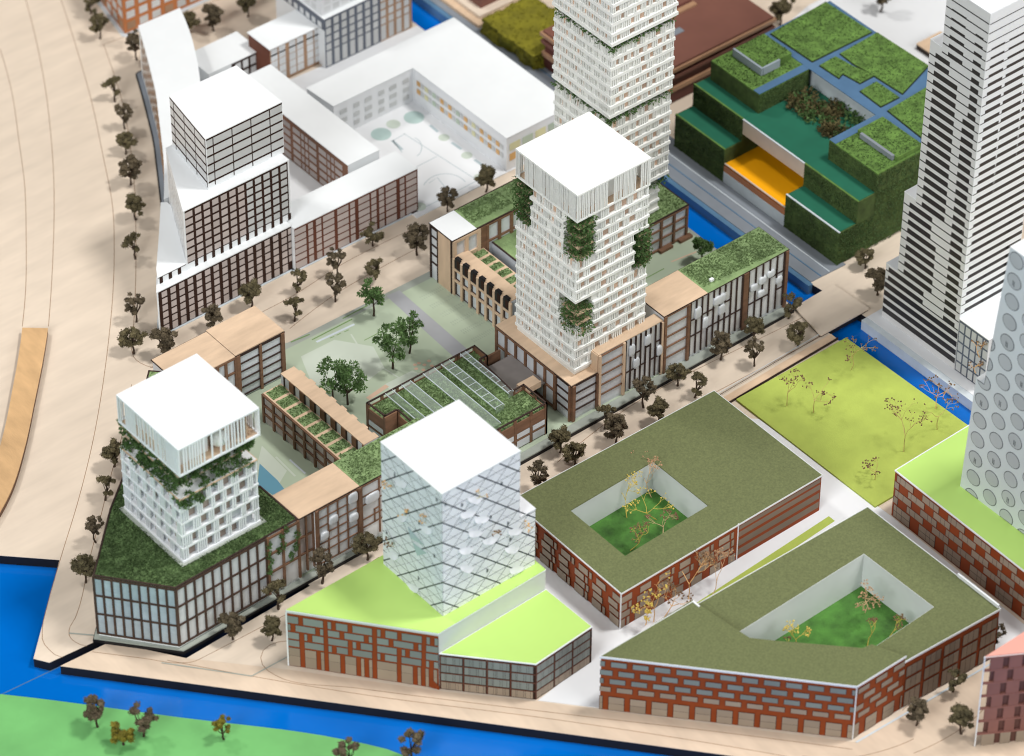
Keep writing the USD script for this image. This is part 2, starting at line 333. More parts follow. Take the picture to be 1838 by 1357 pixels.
# lines burnt into the plywood
def groove(px, w=0.035, z=0.004, parent='/World/ground'):
    obj('engraved_line', MB().ribbon(smooth_line([at(*p) for p in px]), w, z), 'engraved', parent)
for L in ([(0, 88), (20, 160), (35, 260), (44, 330), (47, 430), (46, 520), (40, 586)],
          [(45, -5), (62, 60), (80, 150), (92, 250), (97, 340), (95, 460), (87, 586)],
          [(108, -5), (140, 95), (165, 185), (185, 280), (202, 370), (205, 440), (203, 520), (195, 610), (180, 720), (165, 800), (140, 900), (108, 1005), (84, 1090), (76, 1130), (80, 1157), (94, 1172), (112, 1180)],
          [(186, 80), (200, 120), (216, 170), (232, 250), (241, 330), (244, 440), (243, 520), (240, 582), (236, 625), (243, 645), (275, 660)],
          [(236, 690), (222, 770), (200, 850), (180, 930), (163, 995), (136, 1107), (124, 1131), (127, 1146), (156, 1160)],
          [(270, 660), (500, 545), (640, 460), (755, 405)], [(520, 590), (640, 505), (760, 440)],
          [(185, 80), (240, 60), (330, 25), (480, -40)], [(420, 105), (300, 150)],
          [(960, 890), (1100, 800), (1250, 722), (1500, 590)], [(1000, 830), (1180, 700), (1400, 590), (1500, 540)],
          [(560, 1100), (600, 1060), (680, 1000)], [(1620, 1275), (1700, 1210), (1790, 1150)], [(1640, 1352), (1722, 1310), (1790, 1240)]):
    groove(L)
for L in ([(165, 1170), (260, 1182), (320, 1190), (352, 1186), (380, 1172), (480, 1120), (520, 1100)],
          [(300, 1185), (640, 1245), (1000, 1292), (1340, 1345), (1450, 1365)],
          [(520, 1150), (480, 1160), (468, 1180), (476, 1200), (500, 1215), (640, 1235), (1000, 1280), (1300, 1315), (1530, 1345)],
          [(1440, 1357), (1560, 1354), (1640, 1326)]):
    groove(L, 0.035, 0.004, '/World/quay')
# clear acrylic edge strips lying on the quay
obj('acrylic_edge', MB().ribbon([at(290, 1190), at(452, 1214)], 0.07, 0.03).ribbon([at(452, 1214), at(515, 1180)], 0.07, 0.03), 'plinth_edge', '/World/quay')
obj('acrylic_edge', MB().ribbon([at(124, 1137), at(172, 1141)], 0.09, 0.03), 'plinth_edge', '/World/ground')

# raised timber strip at the far left
lp = [at(*p, .45) for p in [(40, 588), (33, 640), (22, 700), (8, 770), (-15, 850), (-45, 930)]]
rp = [at(*p, .45) for p in [(-10, 935), (20, 880), (45, 800), (62, 720), (78, 640), (86, 589)]]
t = thing('timber_strip', 'curved strip of honey coloured wood laid on the pale plywood at the left edge', 'wood strip', (-25, 14, 0))
obj('strip_top', MB().poly(Polygon(list(smooth_line(lp, 4)) + list(smooth_line(rp, 4))), 0.36, 0.45), 'oak_strip', t)
obj('strip_edge', MB().poly(Polygon(list(smooth_line(lp, 4)) + list(smooth_line(rp, 4))).buffer(-0.02), 0.002, 0.36), 'cut_wood', t)

# the printed park and the plate that carries the wooden quarter
plate = Polygon([(-32.05, -2.5), (-28.7, -6.45), (-20, -6.35), (17.1, -6.15), (17.3, 3.4), (17.1, 10.45), (-8.6, 10.75), (-10.4, 11.35), (-18.2, 11.35), (-19.7, 9.9), (-27.95, 1.6)])
obj('plinth', MB().poly(plate, 0.004, 0.20), 'black_edge', kind='structure')
obj('plinth_top', MB().poly(plate.buffer(-0.05), 0.20, 0.29), 'plinth_edge', '/World/plinth')
park = Polygon([(-20, -5.9), (-28.3, -5.9), (-31.2, -2.4), (-27.2, 1.0), (-19.5, 8.6), (-10.4, 8.6), (-10.4, 10.3), (1.8, 10.0), (17, 10), (17, -5.4)])
obj('park', MB().poly(park, 0.29, 0.30), 'park_green', kind='structure')
def printed(px, m, z=0.304, name='printed_area'):
    obj(name, sheet(Polygon([at(*p, .3) for p in px]).buffer(0), z), m, '/World/park')
printed([(693, 531), (717, 521), (900, 680), (880, 700)], 'park_grey', name='printed_path')
printed([(540, 640), (600, 610), (670, 622), (690, 660), (640, 700), (560, 690)], 'park_pale', 0.303)
printed([(500, 870), (515, 845), (470, 800), (460, 840)], 'park_pale', 0.303)
printed([(690, 690), (740, 665), (800, 690), (730, 730)], 'park_pale', 0.303)
printed([(466, 832), (498, 862), (512, 880), (495, 892), (462, 870)], 'pond_blue', 0.305, 'printed_pond')
for a, b, m, w in (((522, 614), (556, 600), 'park_line', .09), ((560, 610), (632, 573), 'park_line', .09), ((615, 572), (660, 548), 'park_line', .08), ((654, 611), (725, 574), 'park_line', .06),
                   ((568, 614), (636, 582), 'acrylic_edge', .16), ((592, 607), (600, 604), 'park_line', .05), ((604, 602), (612, 598), 'park_line', .05), ((618, 596), (626, 592), 'park_line', .05),
                   ((1140, 510), (1192, 482), 'park_line', .07), ((660, 716), (695, 692), 'park_tan', .3), ((630, 600), (655, 640), 'park_pale', .1), ((655, 640), (735, 690), 'park_pale', .1),
                   ((495, 820), (530, 855), 'park_pale', .12), ((520, 825), (548, 850), 'acrylic_edge', .12), ((1205, 470), (1250, 452), 'park_tan', .1)):
    obj('printed_line', MB().ribbon([at(*a, .3), at(*b, .3)], w, 0.306), m, '/World/park')
dots = MB()
for r in range(6):
    for c in range(11):
        for k in (0, .18):
            x, y = 0.1 + c * .155, 8.9 - r * 1.0 - k * 1.3
            dots.box(x, x + .06, y, y + .14, 0.3005, 0.306)
obj('printed_planting', dots, 'park_dot', '/World/park', kind='stuff')
dd = MB()
for i, (a, b) in enumerate(((745, 655), (752, 652), (762, 655), (770, 648), (747, 662), (775, 657), (760, 664))):
    x, y = at(a, b, .3); dd.disc((x, y), .12, 0.307, 10)
obj('printed_spots', dd, 'park_tan', '/World/park', kind='stuff')

# white sheet below the brick blocks, the lime lawn and its strip
sheet_w = Polygon([(-15.75, -21.5), (-13.55, -24.0), (-4.3, -34.3), (5.9, -34.7), (9.0, -34.6), (9.3, -23), (8.95, -12), (7.2, -10.3), (-8.6, -10.2), (-11.6, -10.9), (-11.5, -20.9)])
obj('pavement', MB().poly(sheet_w, 0.004, 0.04), 'white_sheet', kind='structure')
lawn_p = Polygon([(17.85, -9.95), (9.0, -9.95), (9.05, -21.9), (10.3, -21.9), (18.1, -22.0)])
obj('lawn', MB().poly(lawn_p, 0.01, 0.15), 'lawn_lime', kind='structure')
obj('lawn', MB().poly(Polygon([(6.5, -21.25), (-4.5, -21.9), (-4.5, -21.3), (6.5, -20.75)]), 0.042, 0.06), 'lawn_lime', kind='structure')
# timber deck and dark kerb along the lawn
obj('deck', MB().poly([(7.2, -9.9), (17.4, -9.65), (17.4, -9.1), (7.2, -9.35)], 0.004, 0.12), 'veneer', kind='structure')
obj('deck_edge', MB().poly([(7.2, -9.93), (17.45, -9.69), (17.45, -9.655), (7.2, -9.905)], 0.006, 0.2), 'burnt_edge', '/World/deck')
for y in (-9.1, -8.95):
    obj('deck_rail', MB().tube([(6.5, y, .16), (17.3, y + .25, .16)], .02, 4), 'acrylic_edge' if y > -9 else 'burnt_edge', '/World/deck')
# canal quay, road and bridge
obj('road', MB().poly([(19.8, 40), (19.8, -4.7), (22.6, -4.8), (22.6, 40)], 0.004, 0.07), 'asphalt_grey', kind='structure')
for i, x in enumerate((20.6, 21.3)):
    obj('kerb', MB().box(x, x + .07, -4.7, 30, .071, .10), 'acrylic_edge' if i else 'quay_glass', '/World/road')
obj('quay_wall', MB().box(19.45, 19.79, -4.9, 40, -0.7, 0.03), 'quay_glass', kind='structure')
obj('pavement', MB().poly([(20.2, -9.3), (20.2, -40), (26, -40), (26, -9.3)], 0.004, 0.10), 'white_sheet', kind='structure')
obj('quay_wall', MB().box(19.75, 20.19, -40, -9.3, -0.7, 0.08), 'acrylic_edge', kind='structure')
t = thing('canal_bridge', 'pale plywood bridge deck across the blue canal below the striped tower', 'bridge', (18.9, -7.3, 0))
obj('deck_board', MB().poly([(16.75, -8.9), (20.75, -8.9), (20.6, -5.85), (17.3, -5.95)], 0.12, 0.22), 'birch', t)
obj('deck_edge', MB().poly([(16.8, -8.85), (20.7, -8.85), (20.55, -5.9), (17.35, -6.0)], -0.25, 0.118), 'black_edge', t)
obj('pavement', MB().poly([(31.2, 14.5), (39.0, 16.5), (60, 16.5), (60, -4), (30, -4)], 0.004, 0.06), 'white_sheet', kind='structure')
t = thing('wood_block', 'small plain plywood block on the white sheet at the upper right', 'wood block', (42.3, 7.6, 0))
obj('block_top', MB().box(41.2, 43.4, 6.8, 8.5, 0.45, 0.5), 'veneer', t); obj('block_side', MB().box(41.22, 43.38, 6.82, 8.48, 0.061, 0.449), 'burnt_edge', t)

# ------------------------------------------------------------------ building helpers
def rect_faces(x0, x1, y0, y1):
    """the four walls of a box: left (-x), front (-y), right (+x), back (+y)"""
    return [Face((x0, y1), (x0, y0)), Face((x0, y0), (x1, y0)), Face((x1, y0), (x1, y1)), Face((x1, y1), (x0, y1))]
def panels(t, F, rects, m, name='window', d0=0.0, d1=0.02, frame=None, fw=0.025, fd=0.012):
    """one flat part per rectangle (u0, u1, z0, z1); with frame, a dark rim behind it as a sub-part"""
    for i, (a, b, c, d) in enumerate(rects):
        p = obj(name, MB().fbox(F, a, b, c, d, d0, d1), m(i) if callable(m) else m, t)
        if frame: obj('frame', MB().fbox(F, a - fw, b + fw, c - fw, d + fw, d0 - 0.004, d0 + fd - 0.004 if d0 else fd), frame, p)
def bars(t, F, rects, m='cut_wood', name='rail', d0=0.0, d1=0.09):
    for a, b, c, d in rects: obj(name, MB().fbox(F, a, b, c, d, d0, d1), m, t)
def timber_grid(t, F, u0, u1, z0, z1, posts, rails, pw=0.10, rw=0.07, panel='frosted', pd=0.004, d=0.13, wood='cut_wood'):
    """posts and rails of laser-cut wood in front of frosted panels, each piece its own part"""
    us, zs = sorted(posts), sorted(rails)
    for a, b in zip(us, us[1:]):
        for c, e in zip(zs, zs[1:]):
            obj('panel', MB().fbox(F, a + .004, b - .004, c + .004, e - .004, pd, pd + 0.012), panel, t)
    for p in us: obj('post', MB().fbox(F, p - pw / 2, p + pw / 2, z0, z1, 0.002, d), wood, t)
    for r in zs:
        for a, b in zip(us, us[1:]): obj('rail', MB().fbox(F, a + pw / 2, b - pw / 2, r - rw / 2, r + rw / 2, 0.002, d - 0.012), wood, t)
def roof_edge(t, poly, z, m='burnt_edge', w=0.07, h=0.06, name='roof_edge'):
    p = Polygon(poly); obj(name, MB().poly(p.buffer(0.03, join_style=2).difference(p.buffer(-w, join_style=2)), z, z + h), m, t)
def in_pocket(x, y, z, pk, e=0.0):
    return any(a - e <= x <= b + e and c - e <= y <= d + e and g <= z <= h for a, b, c, d, g, h in pk)

def lattice_tower(t, x0, x1, y0, y1, z0, z1, nf, seed, wm, cm, pockets=(), jitter=0.06, inset=0.26, band=0.19, win='blind_brown', fin=0.05, gap=(0.26, 0.5), wprob=0.75):
    R = random.Random(seed); h = (z1 - z0) / nf
    for k in range(nf):
        za = z0 + k * h; zm = za + h * .55
        cut = unary_union([sbox(a, c, b, d) for a, b, c, d, g, e in pockets if g <= zm <= e]) if pockets else Polygon()
        e = [R.uniform(0, jitter) for _ in range(4)]
        slab = sbox(x0 - e[0], y0 - e[1], x1 + e[2], y1 + e[3]).difference(cut)
        core = sbox(x0 + inset, y0 + inset, x1 - inset, y1 - inset).difference(cut.buffer(0.02) if not cut.is_empty else cut)
        obj('floor_band', MB().poly(slab, za, za + band), wm, t)
        obj('storey_wall', MB().poly(core, za + band, za + h), cm, t)
        fins = MB()
        for fi, F in enumerate(rect_faces(x0, x1, y0, y1)):
            u = 0.06
            while u < F.L - 0.06:
                for _ in range(R.choice((2, 3, 3, 4, 5))):
                    if u > F.L - 0.04: break
                    x, y, _z = F.pt(u, -0.05, 0)
                    if not in_pocket(x, y, zm, pockets): fins.fbox(F, u - fin / 2, u + fin / 2, za + band, za + h, -0.075, 0.0)
                    u += R.uniform(.115, .165)
                w = R.uniform(*gap)
                x, y, _z = F.pt(u + w / 2, -inset, 0)
                if fi < 2 and R.random() < wprob and inset + .1 < u + .02 and u + w < F.L - inset - .05 and not in_pocket(x, y, zm, pockets, .3):
                    obj('window', MB().fbox(F, u, u + w - .05, za + band + .01, za + h - .04, -inset, -inset + .02), win, t)
                u += w
        obj('mullion_row', fins, wm, t, kind='stuff')
def pocket_plants(t, a, b, c, d, z0, z1, h, seed, n=260, deck=True):
    """the planted recess of a tower: small wooden balconies with foliage hanging over them"""
    k = 0; z = z0
    while z < z1 - .15:
        if deck: obj('balcony', MB().box(a + .3, b - .1, c + .3, d - .1, z + .02, z + .08), 'veneer', t)
        obj('hanging_plants', foliage(((a + b) / 2 + .05, (c + d) / 2 + .05, z + h * .45), ((b - a) * .6, (d - c) * .6, h * .6), n, .14, seed + k), 'ivy', t, kind='stuff'); k += 1; z += h
def screened_cap(t, x0, x1, y0, y1, z0, z1, seed, wm, core, gaps, inset=.2, pitch=.115, fin=.055):
    R = random.Random(seed)
    obj('roof', MB().box(x0 + .06, x1 - .06, y0 + .06, y1 - .06, z1 - .12, z1), 'white_card', t)
    for F in rect_faces(x0, x1, y0, y1):
        obj('rim', MB().fbox(F, .101, F.L - .001, z1 - .13, z1 - .02, -.1, 0).fbox(F, .101, F.L - .001, z0, z0 + .12, -.1, 0), wm, t)
    obj('cap_floor', MB().box(x0 + .11, x1 - .11, y0 + .11, y1 - .11, z0 + .01, z0 + .08), 'veneer', t)
    fins = MB()
    for i, F in enumerate(rect_faces(x0, x1, y0, y1)):
        u = .04
        while u < F.L - .03:
            if not any(a < u < b for a, b in gaps.get(i, ())): fins.fbox(F, u - fin / 2, u + fin / 2, z0 + .121, z1 - .131, -.07, -.005)
            u += pitch * R.choice((1, 1, 1, 1.3, 1.8))
    obj('screen_fins', fins, wm, t, kind='stuff')
    for a, b, c, d in core: obj('inner_wall', MB().box(a, b, c, d, z0 + .081, z1 - .125), 'lattice_core' if wm != 'lattice_blue' else 'lattice_white', t)

# ------------------------------------------------------------------ wooden quarter, block at the left corner (podium of the lower lattice tower)
t = thing('podium_block', 'angular block with moss roof and thin dark posts over pale glass, at the water corner', 'podium building', (-26, -3, .3), 'wooden quarter')
pod = [(-31.65, -2.5), (-28.75, -6.12), (-20.27, -5.95), (-20.3, -2.5), (-24.6, 1.5), (-25.3, 3.4), (-27.9, 1.25)]
obj('wall', MB().poly(Polygon(pod).buffer(-.02, join_style=2), .302, 4.86), 'white_card', t)
obj('roof', MB().poly(pod, 4.861, 4.90), 'roof_film_dark', t)
roof_edge(t, pod, 4.901)
hole = sbox(-27.4, -5.0, -21.9, .85)
obj('moss', flock(Polygon(pod).buffer(-.1), 4.90, 330, .15, 11, [hole], .12), 'flock_dark', t, kind='stuff')
obj('moss', flock(Polygon([(-20.4, -5.8), (-26.5, -5.9), (-26.5, -5.1), (-21.9, -4.9), (-21.9, -.5), (-20.4, -2.5)]).buffer(-.08), 4.90, 170, .14, 12, (), .1), 'flock', t, kind='stuff')
F = Face(pod[0], pod[1])
timber_grid(t, F, 0, F.L, .5, 4.86, [F.L * i / 9 for i in range(10)], [.55, 2.05, 3.45, 4.80], pw=.115, rw=.11, panel='frosted_blue', wood='dark_wood', d=.09)
F = Face(pod[1], pod[2])
timber_grid(t, F, 0, 6.2, .5, 4.86, [.02] + [.02 + .617 * i for i in range(1, 11)], [.55, 2.05, 3.45, 4.80], pw=.11, rw=.11, wood='dark_wood', d=.10)
timber_grid(t, F, 6.2, 8.46, .5, 4.86, [6.3, 7.35, 8.44], [2.1, 3.5, 4.75], pw=.14, rw=.12, wood='cut_wood')
obj('panel', MB().fbox(F, 6.3, 8.4, .5, 2.0, .004, .02), 'pane_pale', t)
for i, (u, z, r) in enumerate(((6.35, 4.3, .18), (6.3, 3.6, .2), (6.4, 2.9, .2), (6.3, 2.3, .18), (7.3, 4.4, .18), (7.35, 3.7, .16), (7.9, 2.5, .2), (8.2, 3.0, .2), (8.35, 3.9, .2), (7.0, 3.45, .14), (6.35, 1.2, .16), (7.6, 4.75, .16))):
    x, y, z = F.pt(u, .11, z); obj('climbing_plant', foliage((x, y, z), (r, .07, r * 1.8), 90, .12, 40 + i), 'ivy', t, kind='stuff')
t = thing('garden_wing', 'long narrow block with a moss roof behind the lower lattice tower along the curved street', 'building wing', (-22, 6, .3), 'wooden quarter')
wing = [(-25.3, 3.6), (-19.4, 9.5), (-18.1, 8.2), (-23.9, 2.4)]
obj('wall', MB().poly(wing, .302, 4.8), 'cut_wood', t); obj('roof', MB().poly(Polygon(wing).buffer(-.05), 4.801, 4.84), 'roof_film', t)
roof_edge(t, wing, 4.802); obj('moss', flock(Polygon(wing).buffer(-.15), 4.84, 120, .15, 13), 'flock', t, kind='stuff')

# the lower lattice tower
t = thing('lattice_tower', 'short white lattice tower with an overhanging slatted top box and a belt of plants', 'lattice tower', (-24.6, -2, 4.9), 'lattice towers of the wooden quarter')
obj('base_slab', MB().box(-27.5, -21.75, -5.05, .95, 4.902, 4.97), 'plinth_edge', t)
lattice_tower(t, -27.25, -22.05, -4.85, .75, 4.972, 9.6, 5, 5, 'lattice_blue', 'core_blue', jitter=.05, inset=.3, band=.13, win='blind_grey', fin=.07, gap=(.36, .6), wprob=.95)
for z, e in ((9.602, .03), (10.62, -.12), (11.32, .0)):
    obj('planted_deck', MB().box(-27.25 - e, -22.05 + e, -4.85 - e, .75 + e, z, z + .07), 'veneer', t)
    obj('deck_cover', MB().box(-27.25 - e + .06, -22.05 + e - .06, -4.85 - e + .06, .75 + e - .06, z + .071, z + .09), 'white_card', t)
obj('belt_core', MB().box(-26.6, -22.7, -4.2, .1, 9.70, 11.9), 'lattice_core', t)
rng = random.Random(4)
for lv, (zb, n_) in enumerate(((9.75, 12), (10.7, 18), (11.4, 18))):
    for i in range(n_):
        k = (i + rng.random() * .6) / n_
        for q_ in (0, 1):
            x, y = (-27.12, .6 - 5.4 * k) if q_ == 0 else (-27.1 + 5.0 * k, -4.72)
            z = zb + rng.uniform(-.12, .3) - (.3 if rng.random() < .3 else 0)
            obj('belt_plant', foliage((x, y, z), (.22, .22, .24), 80, .15, 300 + lv * 100 + i * 2 + q_), 'ivy', t, kind='stuff')
for i in range(6):
    obj('belt_plant', foliage((-27.25 + .28 * i, -4.88, 9.5 - .22 * (i % 3)), (.16, .12, .34), 70, .14, 660 + i), 'ivy', t, kind='stuff')
screened_cap(t, -27.5, -22.12, -5.42, .3, 11.9, 13.92, 9, 'lattice_blue', [(-26.9, -25.1, -4.7, -.2)], {1: [(1.85, 2.15), (2.3, 2.75), (2.9, 3.05), (4.45, 5.2)], 0: [(.55, .75), (1.7, 1.85), (2.5, 2.7)]}, pitch=.175, fin=.085)
obj('inner_screen', MB().box(-25.0, -23.2, -4.4, -4.3, 11.99, 13.75), 'acrylic_tan', t)
dm = trimesh.creation.icosphere(2, .5); dm.vertices += (-24.4, -4.75, 12.55); obj('inner_dome', (dm.vertices, dm.faces), 'lattice_white', t, smooth=True)
obj('inner_frame', MB().box(-22.9, -22.84, -5.2, -2.2, 11.99, 13.7).tube([(-22.6, -5.1, 12.1), (-22.5, -3.6, 13.2)], .05, 4), 'veneer', t)

# ------------------------------------------------------------------ street block along the front street
t = thing('street_block', 'wooden block with white pillow windows, between the short lattice tower and the glass tower', 'wooden block', (-16, -4.7, .3), 'wooden quarter')
sb = [(-20.25, -5.75), (-19.1, -5.75), (-19.1, -5.95), (-9.9, -5.95), (-9.9, -3.52), (-20.25, -3.52)]
obj('wall', MB().poly(sb, .302, 4.84), 'white_card', t)
obj('roof', MB().poly([(-20.25, -5.95), (-15.95, -5.95), (-15.95, -3.5), (-20.25, -3.5)], 4.842, 4.90), 'veneer', t)
obj('moss_roof', MB().poly([(-15.93, -5.95), (-9.9, -5.95), (-9.9, -3.5), (-15.93, -3.5)], 4.842, 4.89), 'roof_film', t)
obj('moss', flock([(-15.85, -5.88), (-9.9, -5.88), (-9.9, -3.57), (-15.85, -3.57)], 4.89, 210, .15, 14, (), .12), 'flock', t, kind='stuff')
roof_edge(t, [(-20.25, -5.95), (-9.9, -5.95), (-9.9, -3.5), (-20.25, -3.5)], 4.80, h=.06)
F = Face((-20.25, -5.75), (-19.1, -5.75)); timber_grid(t, F, 0, 1.15, .5, 4.8, [.04, .62, 1.1], [1.9, 3.2, 4.75], pw=.1, rw=.1, panel='pane_taupe')
F = Face((-19.1, -5.95), (-9.9, -5.95))
bars(t, F, [(.0, .16, .5, 4.82), (3.0, 3.2, .5, 4.82), (5.9, 6.05, .5, 4.82)], 'cut_wood', 'post', .002, .16)
us = [.2, .88, 1.56, 2.24, 2.96]
timber_grid(t, F, .2, 2.96, .6, 4.82, us, [.62, 1.45, 2.1, 2.75, 3.4, 4.05, 4.74], pw=.08, rw=.07, d=.08)
timber_grid(t, F, 3.24, 5.86, .6, 4.82, [3.26, 4.5, 5.84], [1.6, 2.2, 3.3, 3.95, 4.74], pw=.09, rw=.08, d=.08, panel='pane_pale')
bars(t, F, [(3.7, 3.78, 3.3, 3.95), (4.1, 4.18, 1.6, 2.6), (4.1, 4.45, 2.55, 2.62)], 'cut_wood', 'rail', .02, .08)
timber_grid(t, F, 6.1, 9.15, .6, 4.82, [6.1, 7.1, 8.1, 9.1], [.62, 1.6, 2.7, 3.7, 4.74], pw=.09, rw=.08, d=.08)
def pillow(t, F, u, z, w, h, d=.17, seed=0):
    g = trimesh.creation.icosphere(2, 1.0); rr = np.random.default_rng(seed)
    v = np.sign(g.vertices) * np.abs(g.vertices) ** .6; v = v + .05 * rr.normal(size=(1, 3))
    q = np.array([F.pt(u + a * w / 2, .03 + abs(b) * d if b > 0 else .03 + b * .02, z + c * h / 2) for a, b, c in v])
    obj('pillow_window', (q, g.faces), 'frosted', t, smooth=True)
for i, (u, z, w, h) in enumerate(((1.22, 3.5, .66, .62), (.55, 2.65, .62, .6), (2.62, 4.35, .68, .8), (2.62, 2.8, .66, .62), (4.0, 3.55, 1.0, .75), (5.3, 3.55, .8, .8), (5.1, 2.3, .6, .45))): pillow(t, F, u, z, w, h, seed=i)

# ------------------------------------------------------------------ veneer roofed block at the north-west end
t = thing('veneer_block', 'brown wooden block with two flat veneer roofs, just behind the short lattice tower', 'wooden block', (-14, 9.8, .3), 'wooden quarter')
obj('wall', MB().box(-18.0, -10.55, 8.42, 11.2, .302, 3.74), 'frosted', t)
obj('roof', MB().box(-18.05, -14.12, 8.35, 11.2, 3.742, 3.80), 'veneer', t); obj('roof', MB().box(-14.07, -10.5, 8.4, 11.3, 3.742, 3.82), 'veneer', t)
roof_edge(t, [(-18.05, 8.37), (-10.5, 8.37), (-10.5, 11.25), (-18.05, 11.25)], 3.68, h=.06)
F = Face((-18.0, 8.42), (-10.55, 8.42))
bars(t, F, [(3.98, 4.22, .3, 3.74), (5.62, 5.78, .3, 3.74), (7.2, 7.45, .3, 3.74)], 'cut_wood', 'post', .002, .14)
for a, b in ((4.24, 5.6), (5.8, 7.18)):
    for k in range(5): obj('panel', MB().fbox(F, a + .02, b - .02, .55 + .62 * k, 1.13 + .62 * k, .004, .02), 'frosted', t)
    for k in range(6): obj('rail', MB().fbox(F, a, b, .48 + .62 * k, .545 + .62 * k, .002, .1), 'burnt_edge', t)
timber_grid(t, F, .2, 3.9, .4, 3.74, [.2, 1.4, 2.6, 3.2, 3.9], [.45, 1.5, 2.6, 3.66], pw=.16, rw=.12)
F = Face((-10.55, 8.42), (-10.55, 11.2)); bars(t, F, [(0, .2, .3, 3.74), (2.5, 2.76, .3, 3.74)], 'cut_wood', 'post', .002, .08)
obj('side_wall', MB().fbox(F, .21, 2.49, .3, 3.67, .002, .05), 'cut_wood', t)

# ------------------------------------------------------------------ two terraced rows of houses
def terrace_row(t, xu0, xu1, xt, ya, yb, zu, zt, lower_left, n, seed, pad_end=0):
    """a row of narrow houses along y: veneer strip roof xu0..xu1 with small planted terraces out to xt"""
    lo = min(xu0, xt); hi = max(xu1, xt)
    obj('wall', MB().box(xu0, xu1, ya, yb, .302, zu - .06), 'frosted', t)
    tx0, tx1 = (xt, xu0 - .003) if lower_left else (xu1 + .003, xt)
    obj('terrace_wall', MB().box(tx0, tx1, ya, yb, .302, zt - .05), 'frosted', t)
    obj('terrace', MB().box(tx0, tx1, ya, yb, zt - .049, zt), 'veneer', t)
    serr = [(xu0 - .02, ya)] + [(xu0 - .02, yb), (xu1, yb)]
    for k in range(n * 2):
        y = yb - (yb - ya) * k / (n * 2); o = .09 if k % 2 else -.03; serr += [(xu1 + o, y - .02), (xu1 + o, y - (yb - ya) / (n * 2) + .02)]
    if not lower_left: serr = [(2 * ((xu0 + xu1) / 2) - x, y) for x, y in serr]
    obj('strip_roof', MB().poly(Polygon(serr).buffer(0), zu - .06, zu), 'veneer', t)
    h = (yb - ya) / n
    F = Face((xu0, yb), (xu0, ya)) if lower_left else Face((xu0, yb), (xu0, ya))
    Ft = Face((tx0, yb), (tx0, ya)) if lower_left else Face((tx1, ya), (tx1, yb))
    for k in range(n):
        y0, y1 = ya + k * h, ya + (k + 1) * h
        pd = sbox(min(tx0, tx1) + .12, y0 + .12, max(tx0, tx1) - .1, y1 - .14)
        obj('terrace_bed', flock(pd, zt + .004, 230, .15, seed + k, (), .1), 'flock', t, kind='stuff')
        obj('terrace_film', MB().poly(pd.buffer(.02), zt + .001, zt + .012), 'roof_film', t)
    return F, Ft, h
t = thing('terraced_row', 'row of wooden houses with a veneer strip roof, right of the short lattice tower', 'terraced houses', (-12.8, 2, .3), 'wooden quarter')
F, Ft, h = terrace_row(t, -12.6, -11.6, -13.93, -2.0, 5.95, 3.3, 2.5, True, 8, 60)
for k in range(8):
    u = k * h
    obj('setback_window', MB().fbox(F, u + .42, u + .86, 2.53, 3.2, .004, .016), 'frosted', t)
    bars(t, F, [(u + .30, u + .42, 2.51, 3.24)], 'burnt_edge', 'post', .002, .05)
    bars(t, F, [(u + .86, u + 1.28, 2.51, 3.24)], 'cut_wood', 'wall_panel', .002, .06)
for k in range(8):
    u = k * h
    bars(t, Ft, [(u, u + .16, .3, 2.48), (u + .55, u + .63, .3, 2.48) if k == 9 else (u + .16, u + h, 2.38, 2.48)], 'cut_wood', 'post', .002, .12)
    bars(t, Ft, [(u + .162, u + h - .002, 1.62, 1.74), (u + .162, u + h - .002, .95, 1.06)], 'cut_wood', 'rail', .002, .11)
    for c, d in ((1.76, 2.36), (1.08, 1.6), (.34, .94)): obj('window', MB().fbox(Ft, u + .24, u + h - .06, c, d, .004, .016), 'pane_taupe', t)
t = thing('terraced_row', 'row of wooden houses with black dormer openings, left of the middle lattice tower', 'terraced houses', (3, 5, .3), 'wooden quarter')
F, Ft, h = terrace_row(t, 2.0, 3.0, 4.25, 2.6, 8.0, 3.2, 2.75, False, 7, 80)
for k in range(8):
    u = k * h - .02
    if u > F.L: break
    bars(t, F, [(u, u + .2, .3, 3.14)], 'veneer', 'post', .002, .14)
    if k < 7:
        obj('dormer', MB().fbox(F, u + .25, u + .74, 2.5, 3.30, .002, .13).fbox(F, u + .3, u + .7, 3.301, 3.36, -.1, .1), 'black_edge', t)
        obj('dormer_pane', MB().fbox(F, u + .45, u + .72, 2.62, 3.2, .131, .14), 'print_umber', t)
        bars(t, F, [(u + .202, u + h - .002, 2.28, 2.46), (u + .202, u + h - .002, 1.42, 1.58)], 'veneer', 'rail', .002, .13)
        for c, d in ((1.6, 2.26), (.4, 1.4)):
            obj('window', MB().fbox(F, u + .32, u + .74, c, d, .006, .02), 'frosted', t)
            obj('window_shade', MB().fbox(F, u + .205, u + .315, c, d, .004, .06).fbox(F, u + .316, u + .77, c, c + .06, .021, .05), 'burnt_edge', t)

